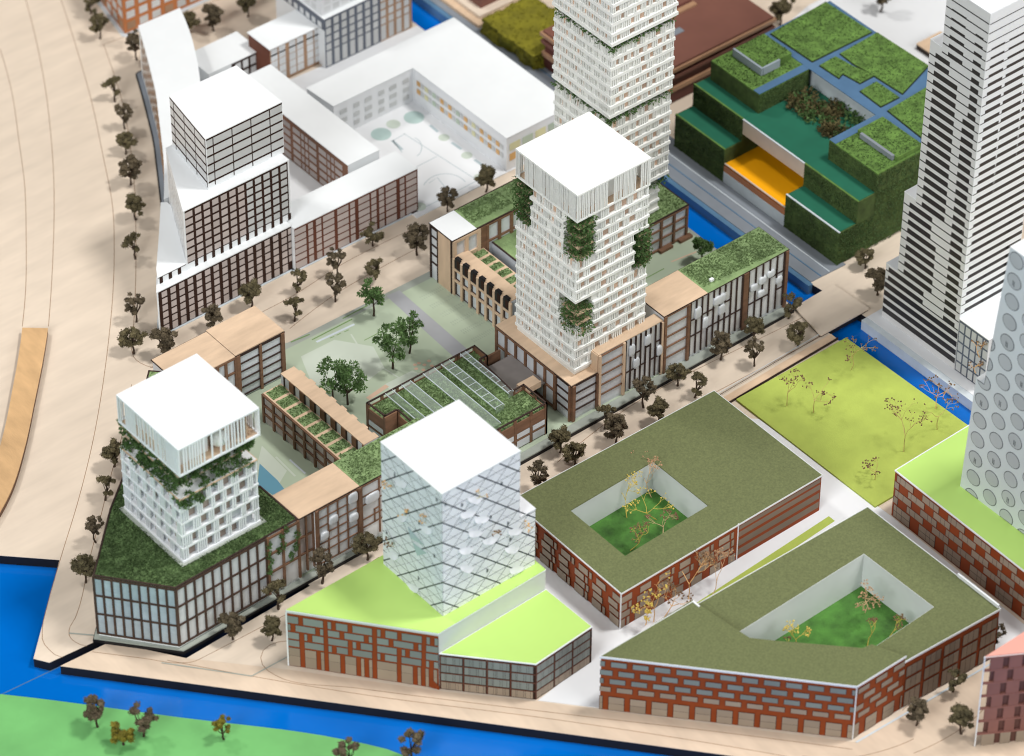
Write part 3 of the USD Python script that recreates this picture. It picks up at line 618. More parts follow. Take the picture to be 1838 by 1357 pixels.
# ------------------------------------------------------------------ greenhouse block in the middle
t = thing('greenhouse_block', 'wooden block with an open parapet and glasshouse strips on its moss roof, mid park', 'greenhouse building', (-5.8, -2, .3), 'wooden quarter')
gp = Polygon([(-9.9, 1.3), (-3.15, 1.3), (-1.8, 1.3), (-1.8, .1), (-2.35, .1), (-2.6, -3.2), (-1.75, -3.2), (-1.75, -5.35), (-8.9, -5.35), (-8.9, -.33), (-9.8, -.33)])
obj('wall', MB().poly(gp.buffer(-.06, join_style=2), .302, 2.28), 'cut_wood', t)
obj('roof', MB().poly(gp.buffer(-.08, join_style=2), 2.281, 2.3), 'roof_film', t)
obj('moss', flock(gp.buffer(-.12), 2.3, 300, .15, 15, (), .16), 'flock', t, kind='stuff')
ring = list(gp.exterior.coords)
for (a, b) in zip(ring, ring[1:]):
    F = Face(b, a)
    if F.n[0] * 0 + Face(a, b).L < .05: continue
    inside = gp.contains(Point(*F.pt(F.L / 2, -.05, 0)[:2]))
    if not inside: F = Face(a, b)
    obj('parapet_rail', MB().fbox(F, 0, F.L, 2.66, 2.74, -.09, .0), 'burnt_edge', t)
    obj('parapet_base', MB().fbox(F, 0, F.L, 1.55, 2.36, -.05, .0), 'cut_wood', t)
    n = max(1, int(round(F.L / 1.16)))
    for k in range(n + 1):
        u = min(max(F.L * k / n, .07), F.L - .07)
        obj('post', MB().fbox(F, u - .09, u + .09, .32, 2.658, -.085, .02), 'cut_wood', t)
        if k < n:
            v = F.L * (k + 1) / n
            if v - u > .3:
                for c, d in ((1.15, 1.5), (.4, .95)): obj('window', MB().fbox(F, u + .12, v - .12, c, d, -.05, .006), 'frosted', t)
                obj('rail', MB().fbox(F, u + .1, v - .1, .97, 1.1, -.05, .012), 'cut_wood', t)
obj('blank_wall', MB().box(-9.86, -9.0, -.45, -.36, .3, 2.7), 'cut_wood', t)
obj('deck', MB().poly([(-2.5, .05), (-.05, .05), (-.05, -3.15), (-2.5, -3.15)], 1.75, 1.85), 'deck_grey', t)
obj('deck_box', MB().box(-1.75, -.5, -3.3, -2.55, 1.851, 2.25).box(-1.75, -.5, -3.3, -3.22, 2.251, 2.3), 'veneer', t)
obj('stair_wall', MB().box(-1.9, -1.78, .15, 1.25, .3, 2.7).box(-1.77, -.6, .35, .47, .3, 2.3), 'cut_wood', t)
for i, (x, w, y1, kind) in enumerate(((-8.55, .5, -5.1, 0), (-7.35, .62, -5.1, 1), (-5.75, .8, -5.0, 1), (-4.4, .6, -3.9, 2), (-2.95, .34, -3.3, 2))):
    g = thing('glasshouse', ('first', 'second', 'third', 'fourth', 'last')[i] + ' clear glasshouse strip from the left on the central moss roof', 'glasshouse', (x, -2, 2.3), 'glasshouse strips on the moss roof')
    obj('glass_roof', MB().box(x, x + w, y1, 1.2, 2.70, 2.725), 'milky_acrylic' if kind == 1 else 'clear_acrylic', g)
    for e in (x - .03, x + w): obj('edge_bar', MB().box(e, e + .03, y1, 1.22, 2.66, 2.735), 'acrylic_edge', g)
    obj('glass_side', MB().box(x - .015, x + w + .015, y1, y1 + .02, 2.31, 2.69), 'clear_acrylic', g)
    if kind == 2:
        for k in range(8):
            y = y1 + .1 + k * (1.0 - y1) / 8; obj('cross_bar', MB().box(x, x + w, y, y + .03, 2.726, 2.74), 'acrylic_edge', g)

# ------------------------------------------------------------------ corner block under the tall lattice tower, and its long arm to the canal
t = thing('corner_block', 'wooden corner block with a plain veneer ledge that carries the tall lattice tower', 'wooden block', (3, -2, .3), 'wooden quarter')
obj('wall', MB().poly([(.05, 1.5), (.05, -5.4), (2.0, -5.4), (2.0, -4.75), (6.96, -4.75), (6.96, 1.5)], .302, 3.08), 'frosted', t)
obj('wall', MB().box(2.02, 6.96, -5.45, -4.77, .302, 4.38), 'frosted', t)
obj('roof', MB().poly([(0, 1.55), (0, -5.45), (1.99, -5.45), (1.99, -4.72), (6.96, -4.72), (6.96, 1.55)], 3.082, 3.14), 'veneer', t)
obj('roof', MB().box(1.995, 6.96, -5.5, -4.72, 4.382, 4.44), 'veneer', t)
obj('end_wall', MB().box(1.93, 1.99, -5.47, -4.75, 3.141, 4.4), 'veneer', t)
roof_edge(t, [(0, 1.55), (0, -5.45), (1.92, -5.45), (1.92, 1.55)], 3.02, w=.04, h=.06)
F = Face((.05, 1.5), (.05, -5.4))
timber_grid(t, F, 0, 5.5, .3, 3.04, [.06 + .9 * i for i in range(7)], [.42, 1.72, 3.0], pw=.17, rw=.13, d=.13)
bars(t, F, [(5.46, 5.62, .3, 3.04), (6.78, 6.9, .3, 3.04)], 'cut_wood', 'post', .002, .15)
for k in range(4):
    obj('panel', MB().fbox(F, 5.64, 6.76, .45 + .64 * k, 1.02 + .64 * k, .004, .016), 'frosted', t)
    obj('rail', MB().fbox(F, 5.63, 6.77, 1.02 + .64 * k, 1.09 + .64 * k, .002, .1), 'burnt_edge', t)
F = Face((.05, -5.4), (2.0, -5.4))
bars(t, F, [(0, .2, .2, 3.04), (1.83, 1.95, .3, 3.04)], 'cut_wood', 'post', .002, .17)
for k in range(4):
    obj('panel', MB().fbox(F, .21, 1.82, .45 + .64 * k, 1.02 + .64 * k, .004, .016), 'frosted', t)
    obj('rail', MB().fbox(F, .205, 1.825, 1.02 + .64 * k, 1.09 + .64 * k, .002, .1), 'burnt_edge', t)
def fin_wall(t, F, u0, u1, z0, z1, n, cuts, seed):
    """frosted wall with thin dark upright fins broken by pushed-out white boxes"""
    R = random.Random(seed)
    for k in range(n):
        a, b = u0 + (u1 - u0) * k / n, u0 + (u1 - u0) * (k + 1) / n
        obj('panel', MB().fbox(F, a + .01, b - .01, z0 + .02, z1 - .02, .004, .016), 'pane_pale', t)
    for k in range(n + 1):
        u = u0 + (u1 - u0) * k / n; seg = [(z0, z1)]
        for cu, cw, cz, ch in cuts:
            if abs(u - cu) < cw / 2: seg = [q for a, b in seg for q in ((a, min(b, cz - ch / 2)), (max(a, cz + ch / 2), b)) if q[1] - q[0] > .1]
        for a, b in seg: obj('fin', MB().fbox(F, u - .035, u + .035, a, b, .002, .11), 'burnt_edge', t)
    for c in (z0 + (z1 - z0) * .36, z0 + (z1 - z0) * .66):
        for k in range(n):
            a, b = u0 + (u1 - u0) * k / n, u0 + (u1 - u0) * (k + 1) / n
            if R.random() < .62 and not any(abs((a + b) / 2 - cu) < cw / 2 and abs(c - cz) < ch / 2 for cu, cw, cz, ch in cuts):
                obj('rail', MB().fbox(F, a + .036, b - .036, c - .03, c + .03, .002, .09), 'burnt_edge', t)
    for i, (cu, cw, cz, ch) in enumerate(cuts): pillow(t, F, cu, cz, cw, ch, .15, seed + i)
F = Face((2.0, -5.45), (7.0, -5.45))
bars(t, F, [(0, .16, .3, 4.36), (1.86, 2.02, .3, 4.36), (4.84, 4.98, .3, 4.36)], 'veneer', 'post', .002, .16)
for k in range(5):
    obj('panel', MB().fbox(F, .17, 1.85, .5 + .76 * k, 1.19 + .76 * k, .004, .016), 'frosted', t)
    obj('rail', MB().fbox(F, .165, 1.855, 1.19 + .76 * k, 1.26 + .76 * k, .002, .1), 'cut_wood', t)
fin_wall(t, F, 2.1, 4.8, .45, 4.36, 7, [(2.55, .5, 3.4, .9), (2.95, .5, 2.2, .8), (3.8, .5, 3.55, .8), (4.72, .45, 2.3, .8)], 3)
F = Face((2.0, 1.5), (2.0, 1.4))
t = thing('canal_block', 'long wooden block with veneer and moss roof halves, ending at the blue canal', 'wooden block', (12, -4, .3), 'wooden quarter')
obj('wall', MB().box(7.02, 16.85, -5.5, -2.9, .302, 4.68), 'frosted', t)
obj('roof', MB().box(7.0, 10.42, -5.55, -2.85, 4.682, 4.74), 'veneer', t)
obj('moss_roof', MB().box(10.43, 16.9, -5.55, -2.85, 4.682, 4.73), 'roof_film', t)
obj('moss', flock([(10.55, -5.0), (16.8, -5.4), (16.8, -2.95), (10.55, -2.95)], 4.73, 260, .15, 17, (), .12), 'flock', t, kind='stuff')
roof_edge(t, [(7.0, -5.55), (16.9, -5.55), (16.9, -2.85), (7.0, -2.85)], 4.66, w=.05, h=.06)
obj('roof_pebble', MB().box(11.2, 11.45, -4.95, -4.75, 4.74, 4.9), 'white_card', t)
F = Face((7.02, -5.5), (16.85, -5.5))
bars(t, F, [(0, .16, .3, 4.68), (1.82, 2.0, .3, 4.68), (6.25, 6.62, .3, 4.68), (9.62, 9.83, .3, 4.68)], 'cut_wood', 'post', .002, .16)
for k in range(5):
    obj('panel', MB().fbox(F, .17, 1.81, .6 + .81 * k, 1.33 + .81 * k, .004, .016), 'frosted', t)
    obj('rail', MB().fbox(F, .165, 1.815, 1.33 + .81 * k, 1.40 + .81 * k, .002, .1), 'cut_wood', t)
fin_wall(t, F, 2.08, 6.2, .5, 4.66, 9, [(2.65, .55, 3.6, .9), (3.3, .5, 2.5, .9), (4.4, 1.0, 3.75, .7), (4.6, .5, 2.85, .8)], 7)
fin_wall(t, F, 6.7, 9.55, .5, 4.66, 5, [(7.15, .6, 3.2, .55), (7.85, .6, 3.4, .6), (8.5, .6, 3.55, .55), (7.75, .55, 2.4, .55), (9.2, .5, 2.7, .55)], 9)
for i in (7,):
    F2 = Face((16.85, -5.5), (16.85, -2.9)); timber_grid(t, F2, 0, 2.6, .3, 4.64, [.08, .9, 1.7, 2.52], [.5, 1.9, 3.3, 4.58], pw=.14, rw=.1)

# the tall lattice tower in the middle
t = thing('lattice_tower', 'tall white lattice tower with a slatted top and planted corner recesses, in the middle', 'lattice tower', (3.3, -2.2, 3.15), 'lattice towers of the wooden quarter')
PK = [(.5, 2.05, -5.2, -4.0 + .25, 11.85, 14.45), (.5, 1.3, -.75, .8, 11.7, 14.5), (5.1, 6.3, -5.2, -4.1, 8.95, 11.7), (.5, 2.0, -5.2, -3.4, 6.15, 8.5)]
obj('base_storey', MB().box(.75, 6.0, -4.8, .45, 3.145, 3.5), 'lattice_core', t)
lattice_tower(t, .67, 6.05, -4.91, .5, 3.5, 14.6, 15, 8, 'lattice_white', 'lattice_core', PK, .07, inset=.2, win='blind_brown', fin=.06, band=.18, gap=(.28, .5), wprob=.85)
for i, p in enumerate(PK): pocket_plants(t, *p, .74, 500 + 10 * i, (800, 520, 650, 650)[i])
obj('inner_card', MB().box(1.2, 5.5, -4.3, -.1, 14.6, 16.5), 'lattice_white', t)
screened_cap(t, .62, 6.1, -4.96, .55, 14.72, 16.75, 10, 'lattice_white', [], {0: [(.42, .78)], 1: [(4.35, 4.75), (2.4, 2.7)]}, pitch=.1)

# ------------------------------------------------------------------ north wing
t = thing('north_wing', 'wooden block with a white panel and moss roof beside the white schoolyard', 'wooden block', (6, 9, .3), 'wooden quarter')
obj('wall', MB().box(1.9, 11.5, 8.03, 10.15, .302, 4.43), 'frosted', t)
obj('roof', MB().box(1.85, 3.75, 7.98, 10.2, 4.432, 4.50), 'white_card', t); obj('moss_roof', MB().box(3.752, 11.5, 7.98, 10.2, 4.432, 4.49), 'roof_film', t)
obj('moss', flock([(3.85, 8.5), (7.0, 8.5), (7.0, 10.0), (3.95, 10.1)], 4.49, 240, .16, 18, (), .14), 'flock', t, kind='stuff')
obj('moss', flock([(7.15, 8.5), (11.4, 8.5), (11.4, 10.1), (7.15, 10.1)], 4.49, 120, .16, 19, (), .1), 'flock', t, kind='stuff')
roof_edge(t, [(1.85, 7.98), (11.5, 7.98), (11.5, 10.2), (1.85, 10.2)], 4.42, w=.05, h=.075)
F = Face((1.9, 10.15), (1.9, 8.03))
obj('blank_wall', MB().fbox(F, .78, 2.02, .3, 4.4, .002, .05), 'veneer', t); bars(t, F, [(0, .12, .3, 4.42), (.7, .78, .3, 4.42), (2.02, 2.12, .3, 4.42)], 'burnt_edge', 'post', .002, .08)
for k in range(5):
    obj('window', MB().fbox(F, .16, .66, 1.0 + .68 * k, 1.5 + .68 * k, .004, .02), 'frosted', t); obj('rail', MB().fbox(F, .13, .69, 1.52 + .68 * k, 1.62 + .68 * k, .002, .06), 'burnt_edge', t)
F = Face((1.9, 8.03), (11.5, 8.03))
bars(t, F, [(2.05, 2.6, .3, 4.4)], 'cut_wood', 'wall_panel', .002, .1)
timber_grid(t, F, 0, 2.04, .3, 4.4, [.12, 1.05, 2.0], [.5, 1.6, 2.9, 4.3], pw=.24, rw=.2, wood='veneer')
timber_grid(t, F, 2.62, 8.0, .3, 4.4, [2.66 + .95 * i for i in range(6)], [.5, 1.75, 3.05, 4.34], pw=.2, rw=.12)
# block under the far lattice tower
t = thing('canal_corner_block', 'low wooden block with a moss roof at the canal, under the far lattice tower', 'wooden block', (12, 6, .3), 'wooden quarter')
obj('wall', MB().box(5.0, 16.6, 3.25, 9.4, .302, 2.73), 'frosted', t); obj('roof', MB().box(4.98, 16.65, 3.2, 9.45, 2.732, 2.79), 'roof_film', t)
obj('moss', flock([(12.5, 3.3), (16.55, 3.3), (16.55, 9.3), (12.5, 9.3)], 2.79, 150, .16, 20, [sbox(12.5, 3.9, 14.8, 9.3)], .12), 'flock', t, kind='stuff')
roof_edge(t, [(4.98, 3.2), (16.65, 3.2), (16.65, 9.45), (4.98, 9.45)], 2.72, w=.05, h=.09)
F = Face((5.0, 3.25), (16.6, 3.25)); timber_grid(t, F, 0, 11.6, .3, 2.72, [.08 + 1.04 * i for i in range(12)], [.42, 1.2, 1.95, 2.66], pw=.16, rw=.1)
for i, x in enumerate((12.3, 14.2, 15.8)):
    obj('entrance_step', MB().poly([(x, 2.85), (x + 1.0, 2.85), (x + 1.0, 3.2), (x, 3.2)], .305, .5), 'cut_wood', t)

# the far lattice tower (its top is out of the picture)
t = thing('lattice_tower', 'tallest white lattice tower with plant bands, behind the middle one at the canal', 'lattice tower', (12.8, 6.2, 2.8), 'lattice towers of the wooden quarter')
obj('base_wall', MB().box(10.7, 14.75, 3.95, 8.5, 2.8, 5.05), 'lattice_core', t)
for z in (2.95, 3.65, 4.35): obj('base_band', MB().box(10.62, 14.82, 3.87, 8.58, z, z + .16), 'lattice_white', t)
for i, (a, b, n, e) in enumerate(((5.75, 11.85, 8, 0), (12.3, 17.2, 7, .06), (17.7, 22.6, 7, .12), (23.0, 27.0, 5, .16))):
    lattice_tower(t, 10.4 - e, 15.2 + e, 3.6 - e, 8.75 + e, a, b, n, 21 + i, 'lattice_white', 'lattice_core', (), .07, inset=.16, win='blind_brown', band=.22, gap=(.22, .4), fin=.055, wprob=.7)
    obj('recess_core', MB().box(10.9, 14.7, 4.1, 8.3, b, b + .7), 'lattice_core', t); obj('recess_deck', MB().box(10.45, 15.15, 3.65, 8.7, b + .001, b + .06), 'lattice_core', t)
    for s in range(2):
        for k in range(9):
            q = k / 8; x, y = (10.5, 8.6 - 4.9 * q) if s == 0 else (10.5 + 4.6 * q, 3.7)
            obj('belt_plant', foliage((x, y, b + .2 - .1 * (k % 3 == 0)), (.3, .3, .22), 45, .16, 700 + i * 40 + s * 12 + k), 'ivy', t, kind='stuff')
for k in range(9):
    q = k / 8; obj('belt_plant', foliage((10.7 + 4.3 * q, 3.75, 5.35), (.32, .3, .3), 45, .16, 900 + k), 'ivy', t, kind='stuff')

# ------------------------------------------------------------------ white schoolyard block (U shape)
t = thing('school_block', 'white card block in a U shape round a printed sports yard', 'white block', (11, 21, 0))
U = Polygon([(5.7, 24.85), (12.1, 24.85), (12.15, 15.4), (17.55, 15.4), (17.55, 27.45), (5.5, 27.45)])
obj('wall', MB().poly(U.buffer(-.03, join_style=2), .05, 2.68), 'white_sheet', t); obj('roof', MB().poly(U, 2.682, 2.74), 'white_card', t)
F = Face((5.7, 24.88), (12.1, 24.88))
panels(t, F, [(.5 + 1.0 * i + (.1 if i % 2 else 0), 1.05 + 1.0 * i, z, z + .33) for i in range(6) for z in (.45, 1.1, 1.8)], 'pane_grey', d0=.032, d1=.042)
F = Face((12.13, 24.8), (12.18, 15.4))
cols = ['window_orange', 'window_yellow', 'window_green', 'window_orange', 'window_orange', 'window_green', 'window_orange', 'window_yellow', 'window_orange', 'window_orange', 'window_orange']
for i, m in enumerate(cols):
    for z in (.95, 1.6): obj('window', MB().fbox(F, .35 + .8 * i, .70 + .8 * i, z, z + .36, .032, .044), m, t)
    for z in (.95, 1.6): obj('window', MB().fbox(F, .76 + .8 * i, 1.05 + .8 * i, z, z + .36, .032, .04), 'pane_grey', t)
F = Face((12.15, 15.43), (17.55, 15.43)); panels(t, F, [(.25 + 1.05 * i, 1.1 + 1.05 * i, z, z + .55) for i in range(5) for z in (.8, 1.6)], lambda i: ('window_orange', 'window_yellow', 'window_orange', 'window_green')[i % 4], d0=.032, d1=.044)
obj('yard', MB().poly([(4.9, 15.35), (12.3, 15.35), (17.6, 15.2), (17.6, 27.6), (-3, 30.5), (-3.5, 29), (4.9, 26)], .004, .05), 'white_sheet', kind='structure')
for c, r, m in ((at(743, 212), .66, 'sheet_disc'), (at(684, 242), .66, 'sheet_disc'), (at(706, 224), .46, 'sheet_disc_pale'), (at(797, 248), .36, 'sheet_disc_pale'), (at(838, 280), .36, 'sheet_disc_pale'), (at(862, 320), .42, 'sheet_disc_pale'), (at(753, 372), .42, 'sheet_disc_pale')):
    obj('printed_disc', MB().disc(c, r, .054), m, '/World/yard')
def court(*pts, w=.05, m='sheet_line'): obj('court_line', MB().ribbon([at(*p) for p in pts], w, .056), m, '/World/yard')
court((725, 241), (857, 325)); court((857, 325), (815, 347)); court((705, 254), (727, 241)); court((784, 282), (745, 302)); court((705, 254), (722, 275)); court((815, 347), (765, 372))
court(*[(727 + 18 * math.sin(a) + 12, 262 + 18 * math.cos(a) * -1 + 4) for a in np.linspace(.3, 2.6, 12)])
court(*[(800 + 42 * math.sin(a), 345 - 32 * math.cos(a)) for a in np.linspace(-1.2, 1.0, 14)]); court((770, 330), (785, 320), (805, 345), (790, 353))
for a, b in (((772, 226), (786, 238)), ((811, 257), (828, 269)), ((852, 288), (869, 300)), ((704, 253), (722, 270))): court(a, b, w=.2)

# ------------------------------------------------------------------ white card complex with brown printed facades, upper left
t = thing('white_complex', 'stepped white card tower block with dark brown window grids, above the street at upper left', 'white tower block', (-6, 20, 0))
podp = Polygon([(-14.1, 16.3), (-4.05, 16.3), (-4.05, 22.0), (-9.2, 22.6), (-11.1, 20.1), (-13.3, 17.4)])
obj('wall', MB().poly(podp, .05, 3.4), 'white_card', t); obj('roof', MB().poly(podp.buffer(.01), 3.401, 3.46), 'white_card', t)
obj('base_strip', MB().poly(podp.buffer(.14, join_style=2), .004, .05), 'acrylic_edge', t)
F = Face((-14.1, 16.3), (-4.05, 16.3))
obj('printed_facade', MB().fbox(F, .12, F.L - .02, .05, 3.38, .001, .008), 'print_umber', t)
pit = (F.L - .1) / 15.6
rows = [(.1, .62)] + [(.72 + .535 * k, 1.13 + .535 * k) for k in range(5)]
panels(t, F, [(.36 + pit * i, .36 + pit * i + .385, a, b) for i in range(15) for a, b in rows] + [(F.L - .26, F.L - .03, a, b) for a, b in rows[1:]], 'pane_taupe', d0=.009, d1=.016)
low = Polygon([(-13.6, 16.82), (-9.0, 16.82), (-9.0, 22.3), (-9.3, 22.5), (-11.1, 20.15), (-13.2, 17.5)])
obj('wall', MB().poly(low, 3.461, 3.98), 'white_card', t); obj('roof', MB().poly(low.buffer(.015), 3.981, 4.02), 'white_card', t)
F = Face((-13.6, 16.82), (-11.5, 16.82)); bars(t, F, [(.12 + .67 * i, .36 + .67 * i, 3.47, 3.95) for i in range(3)] + [(.02, 2.08, 3.93, 3.975)], 'print_umber', 'printed_post', .001, .012)
midp = Polygon([(-11.5, 16.8), (-3.65, 16.8), (-3.65, 22.4), (-8.75, 22.4)])
obj('wall', MB().poly(midp, 3.462, 7.98), 'white_card', t); obj('roof', MB().poly(midp.buffer(.012), 7.981, 8.04), 'white_card', t)
F = Face((-11.5, 16.8), (-3.65, 16.8))
obj('printed_facade', MB().fbox(F, .1, 7.72, 3.95, 7.97, .001, .008), 'print_umber', t)
pit = 7.62 / 12
panels(t, F, [(.10 + pit * i + (.0 if i == 0 else .095), .10 + pit * (i + 1) - .09, 4.03 + .565 * k, 4.44 + .565 * k) for i in range(12) for k in range(7)], lambda i: 'pane_taupe' if (i // 7) < 7 else 'pane_grey', d0=.009, d1=.016)
bars(t, F, [(.62 + pit * i, .84 + pit * i, 3.47, 3.948) for i in range(12)], 'print_umber', 'printed_post', .001, .012)
F = Face((-8.75, 22.4), (-11.5, 16.8)); panels(t, F, [(.5 + .7 * i, .95 + .7 * i, 4.1 + .565 * k, 4.5 + .565 * k) for i in range(8) for k in range(6)], 'pane_pale', d0=.002, d1=.012)
topp = Polygon([(-9.14, 17.5), (-3.45, 17.55), (-3.45, 22.15), (-8.35, 22.25)])
obj('wall', MB().poly(topp, 8.041, 11.84), 'white_card', t); obj('roof', MB().poly(topp.buffer(.012), 11.841, 11.9), 'white_card', t)
for F, m in ((Face((-9.14, 17.5), (-3.45, 17.55)), 'pane_grey'), (Face((-8.35, 22.25), (-9.14, 17.5)), 'pane_pale')):
    for k in range(6):
        if k: obj('panel', MB().fbox(F, .06, F.L - .04, 8.63 + .645 * (k - 1), 9.14 + .645 * (k - 1), .001, .006), m, t)
        obj('floor_line', MB().fbox(F, .05, F.L - .03, 8.50 + .645 * k, 8.62 + .645 * k, .001, .014), 'print_umber', t)
    for u in (.5, 1.9, 3.3, 4.7):
        if u < F.L: obj('mullion', MB().fbox(F, u, u + .065, 8.2, 11.8, .001, .011), 'print_umber', t)

t = thing('office_wing', 'long white-roofed wing with a red-brown window grid along the middle street', 'white block', (0, 17, 0))
wp = Polygon([(-4.03, 16.05), (5.46, 15.95), (5.46, 18.15), (-4.03, 18.25)])
obj('wall', MB().poly(wp, .05, 3.30), 'white_card', t); obj('roof', MB().poly(wp.buffer(.012), 3.301, 3.36), 'white_card', t)
obj('base_strip', MB().poly(wp.buffer(.12, join_style=2), .004, .05), 'acrylic_edge', t)
F = Face((-4.03, 16.05), (5.46, 15.95)); obj('printed_facade', MB().fbox(F, .02, F.L - .0, .05, 3.29, .001, .008), 'print_sienna', t)
cu = [(320, 440), (465, 515), (550, 605), (625, 745), (780, 900), (920, 970), (1010, 1130), (1150, 1205), (1235, 1290), (1310, 1425), (1465, 1515), (1535, 1650)]
panels(t, F, [((a - 315) / 1345 * 9.47, (b - 315) / 1345 * 9.47, c, c + (.41 if k else .5)) for a, b in cu for k, c in enumerate((.1, .72, 1.23, 1.74, 2.25, 2.76))], 'pane_taupe', d0=.009, d1=.016)
t = thing('office_wing', 'white-roofed wing with a faded brown window grid behind the stepped tower block, facing left', 'white block', (3.5, 24, 0))
obj('wall', MB().box(2.3, 4.75, 18.9, 30.2, .05, 3.30), 'white_card', t); obj('roof', MB().box(2.28, 4.77, 18.88, 30.22, 3.301, 3.36), 'white_card', t)
F = Face((2.3, 30.2), (2.3, 18.9)); obj('printed_facade', MB().fbox(F, 0, F.L, .05, 3.29, .001, .008), 'print_sienna_light', t)
pn = []
u = .2
while u < 11.2:
    for w in (.75, .28, .28, .75): pn += [(u, u + w, c, c + .4) for c in (.15, .75, 1.35, 1.95, 2.55)]; u += w + .12
    u += .16
panels(t, F, [p for p in pn if p[1] < 11.25], 'pane_taupe', d0=.009, d1=.016)
obj('pavement', MB().poly([(17.4, 27.5), (17.4, 31.1), (5.9, 31.8), (4.8, 33.3), (2.2, 33.3), (-1.0, 29.9), (2.2, 27)], .004, .043), 'white_sheet', kind='structure')
obj('courtyard', MB().poly([(-4.0, 18.3), (2.28, 18.2), (2.28, 30), (-3.6, 26), (-3.6, 22.5)], .004, .05), 'white_sheet', kind='structure')

# ------------------------------------------------------------------ curved white slab, and the blocks behind it
t = thing('curved_slab', 'tall narrow white slab bending along the curved street at upper left', 'white slab', (-4, 29, 0))
outer = [at(*p, 4.0) for p in [(248, 46), (259, 83), (271, 129), (279, 163), (284, 200), (290, 250), (293.5, 282), (294.5, 320), (294, 358)]]
inner = [at(*p, 4.0) for p in [(323, 14), (343, 64), (350, 91), (355, 115), (359, 142), (362, 175)]] + [(-3.0, 26.5), (-6.2, 22.9), (-8.6, 22.65)]
sl = Polygon(list(smooth_line(outer, 5)) + list(smooth_line(inner, 5))[::-1]).buffer(0)
obj('wall', MB().poly(sl.buffer(-.02), .05, 3.95), 'white_card', t); obj('roof', MB().poly(sl, 3.951, 4.0), 'white_card', t)
so = smooth_line(outer, 5)
for i in range(2, len(so) - 3, 2):
    F = Face(so[i], so[i + 1])
    if Face(so[i], so[i + 1]).n[0] > 0: F = Face(so[i + 1], so[i])
    for z in (.6, 1.25, 1.9, 2.55, 3.2): obj('window', MB().fbox(F, .05, F.L - .05, z, z + .4, .0, .03), 'print_tan', t)
obj('plinth', MB().poly(sl.buffer(.40).intersection(Polygon([(-30, 10), (-1.5, 40.5), (-30, 40)]).union(sl.buffer(.5))), .004, .06), 'black_edge', t)
obj('plinth_top', MB().poly(sl.buffer(.30), .061, .075), 'asphalt_grey', t)
t = thing('low_pavilion', 'small low white block beside the curved slab', 'white block', (4.6, 34.8, 0))
obj('wall', MB().box(2.2, 6.25, 33.5, 36.0, .05, 1.85), 'white_card', t); obj('roof', MB().box(2.15, 6.3, 33.45, 36.05, 1.851, 1.9), 'white_card', t)
F = Face((2.2, 33.5), (6.25, 33.5)); obj('printed_facade', MB().fbox(F, 1.8, 4.0, .05, 1.84, .001, .01), 'print_umber', t)
panels(t, F, [(2.1 + .6 * i, 2.52 + .6 * i, z, z + .6) for i in range(3) for z in (.25, 1.05)], 'pane_pale', d0=.011, d1=.02)
t = thing('brick_house', 'white-roofed block with brown brick piers and tall white window strips, behind the curved slab', 'white block', (8, 33, 0))
obj('wall', MB().box(5.95, 10.15, 31.9, 34.25, .05, 2.95), 'print_sienna', t); obj('roof', MB().box(5.9, 10.2, 31.85, 34.3, 2.951, 3.02), 'white_card', t)
F = Face((5.95, 31.9), (10.15, 31.9)); obj('printed_facade', MB().fbox(F, 0, F.L, .05, 2.94, .001, .008), 'print_tan', t)
panels(t, F, [(a, a + .52, z, z + .52) for a in (.06, .7, 1.52, 2.14, 2.94, 3.56) for z in (.25, .82, 1.39, 1.96, 2.36)], 'pane_pale', d0=.009, d1=.016)
t = thing('slate_tower', 'white tower block on a slate grey window grid at the top edge of the picture', 'white tower block', (13, 33, 0))
obj('wall', MB().box(9.85, 17.0, 31.2, 36.5, .05, 4.0), 'white_card', t)
obj('upper_wall', MB().box(9.9, 15.8, 31.5, 36.3, 4.001, 9.5), 'white_sheet', t)
obj('roof', MB().box(9.8, 17.05, 31.15, 36.55, 4.0005, 4.04).box(9.85, 15.85, 31.45, 36.35, 9.501, 9.56), 'white_card', t)
F = Face((9.85, 31.2), (17.0, 31.2)); obj('printed_facade', MB().fbox(F, 0, 4.55, .05, 3.99, .001, .008), 'print_slate', t); obj('printed_facade', MB().fbox(F, 4.552, F.L, .05, 3.99, .001, .008), 'print_tan', t)
panels(t, F, [(.1 + .64 * i, .5 + .64 * i, c, d) for i in range(11) for c, d in ((.15, 1.3), (1.42, 1.9), (2.04, 2.52), (2.66, 3.14), (3.28, 3.8))], lambda i: 'pane_grey', d0=.009, d1=.016)
F = Face((9.85, 36.5), (9.85, 31.2)); obj('printed_facade', MB().fbox(F, 0, F.L, 3.05, 3.99, .001, .008), 'print_slate', t)
panels(t, F, [(.1 + .64 * i, .5 + .64 * i, 3.12, 3.55) for i in range(8)], 'pane_pale', d0=.009, d1=.016)
F = Face((9.9, 31.5), (15.8, 31.5)); panels(t, F, [(.2 + .7 * i, .7 + .7 * i, 4.2 + .62 * k, 4.65 + .62 * k) for i in range(8) for k in range(6)], 'pane_pale', d0=.001, d1=.01)
F = Face((9.9, 36.3), (9.9, 31.5)); panels(t, F, [(.2 + .7 * i, .7 + .7 * i, 4.2 + .62 * k, 4.65 + .62 * k) for i in range(6) for k in range(6)], 'pane_pale', d0=.001, d1=.01)
t = thing('orange_house', 'orange and white printed block cut off by the top edge at upper left', 'printed block', (5, 44, 0))
obj('wall', MB().poly([(1.85, 42.5), (11, 42.3), (11, 47), (2.7, 46.5)], .05, 4.6), 'orange_card', t)
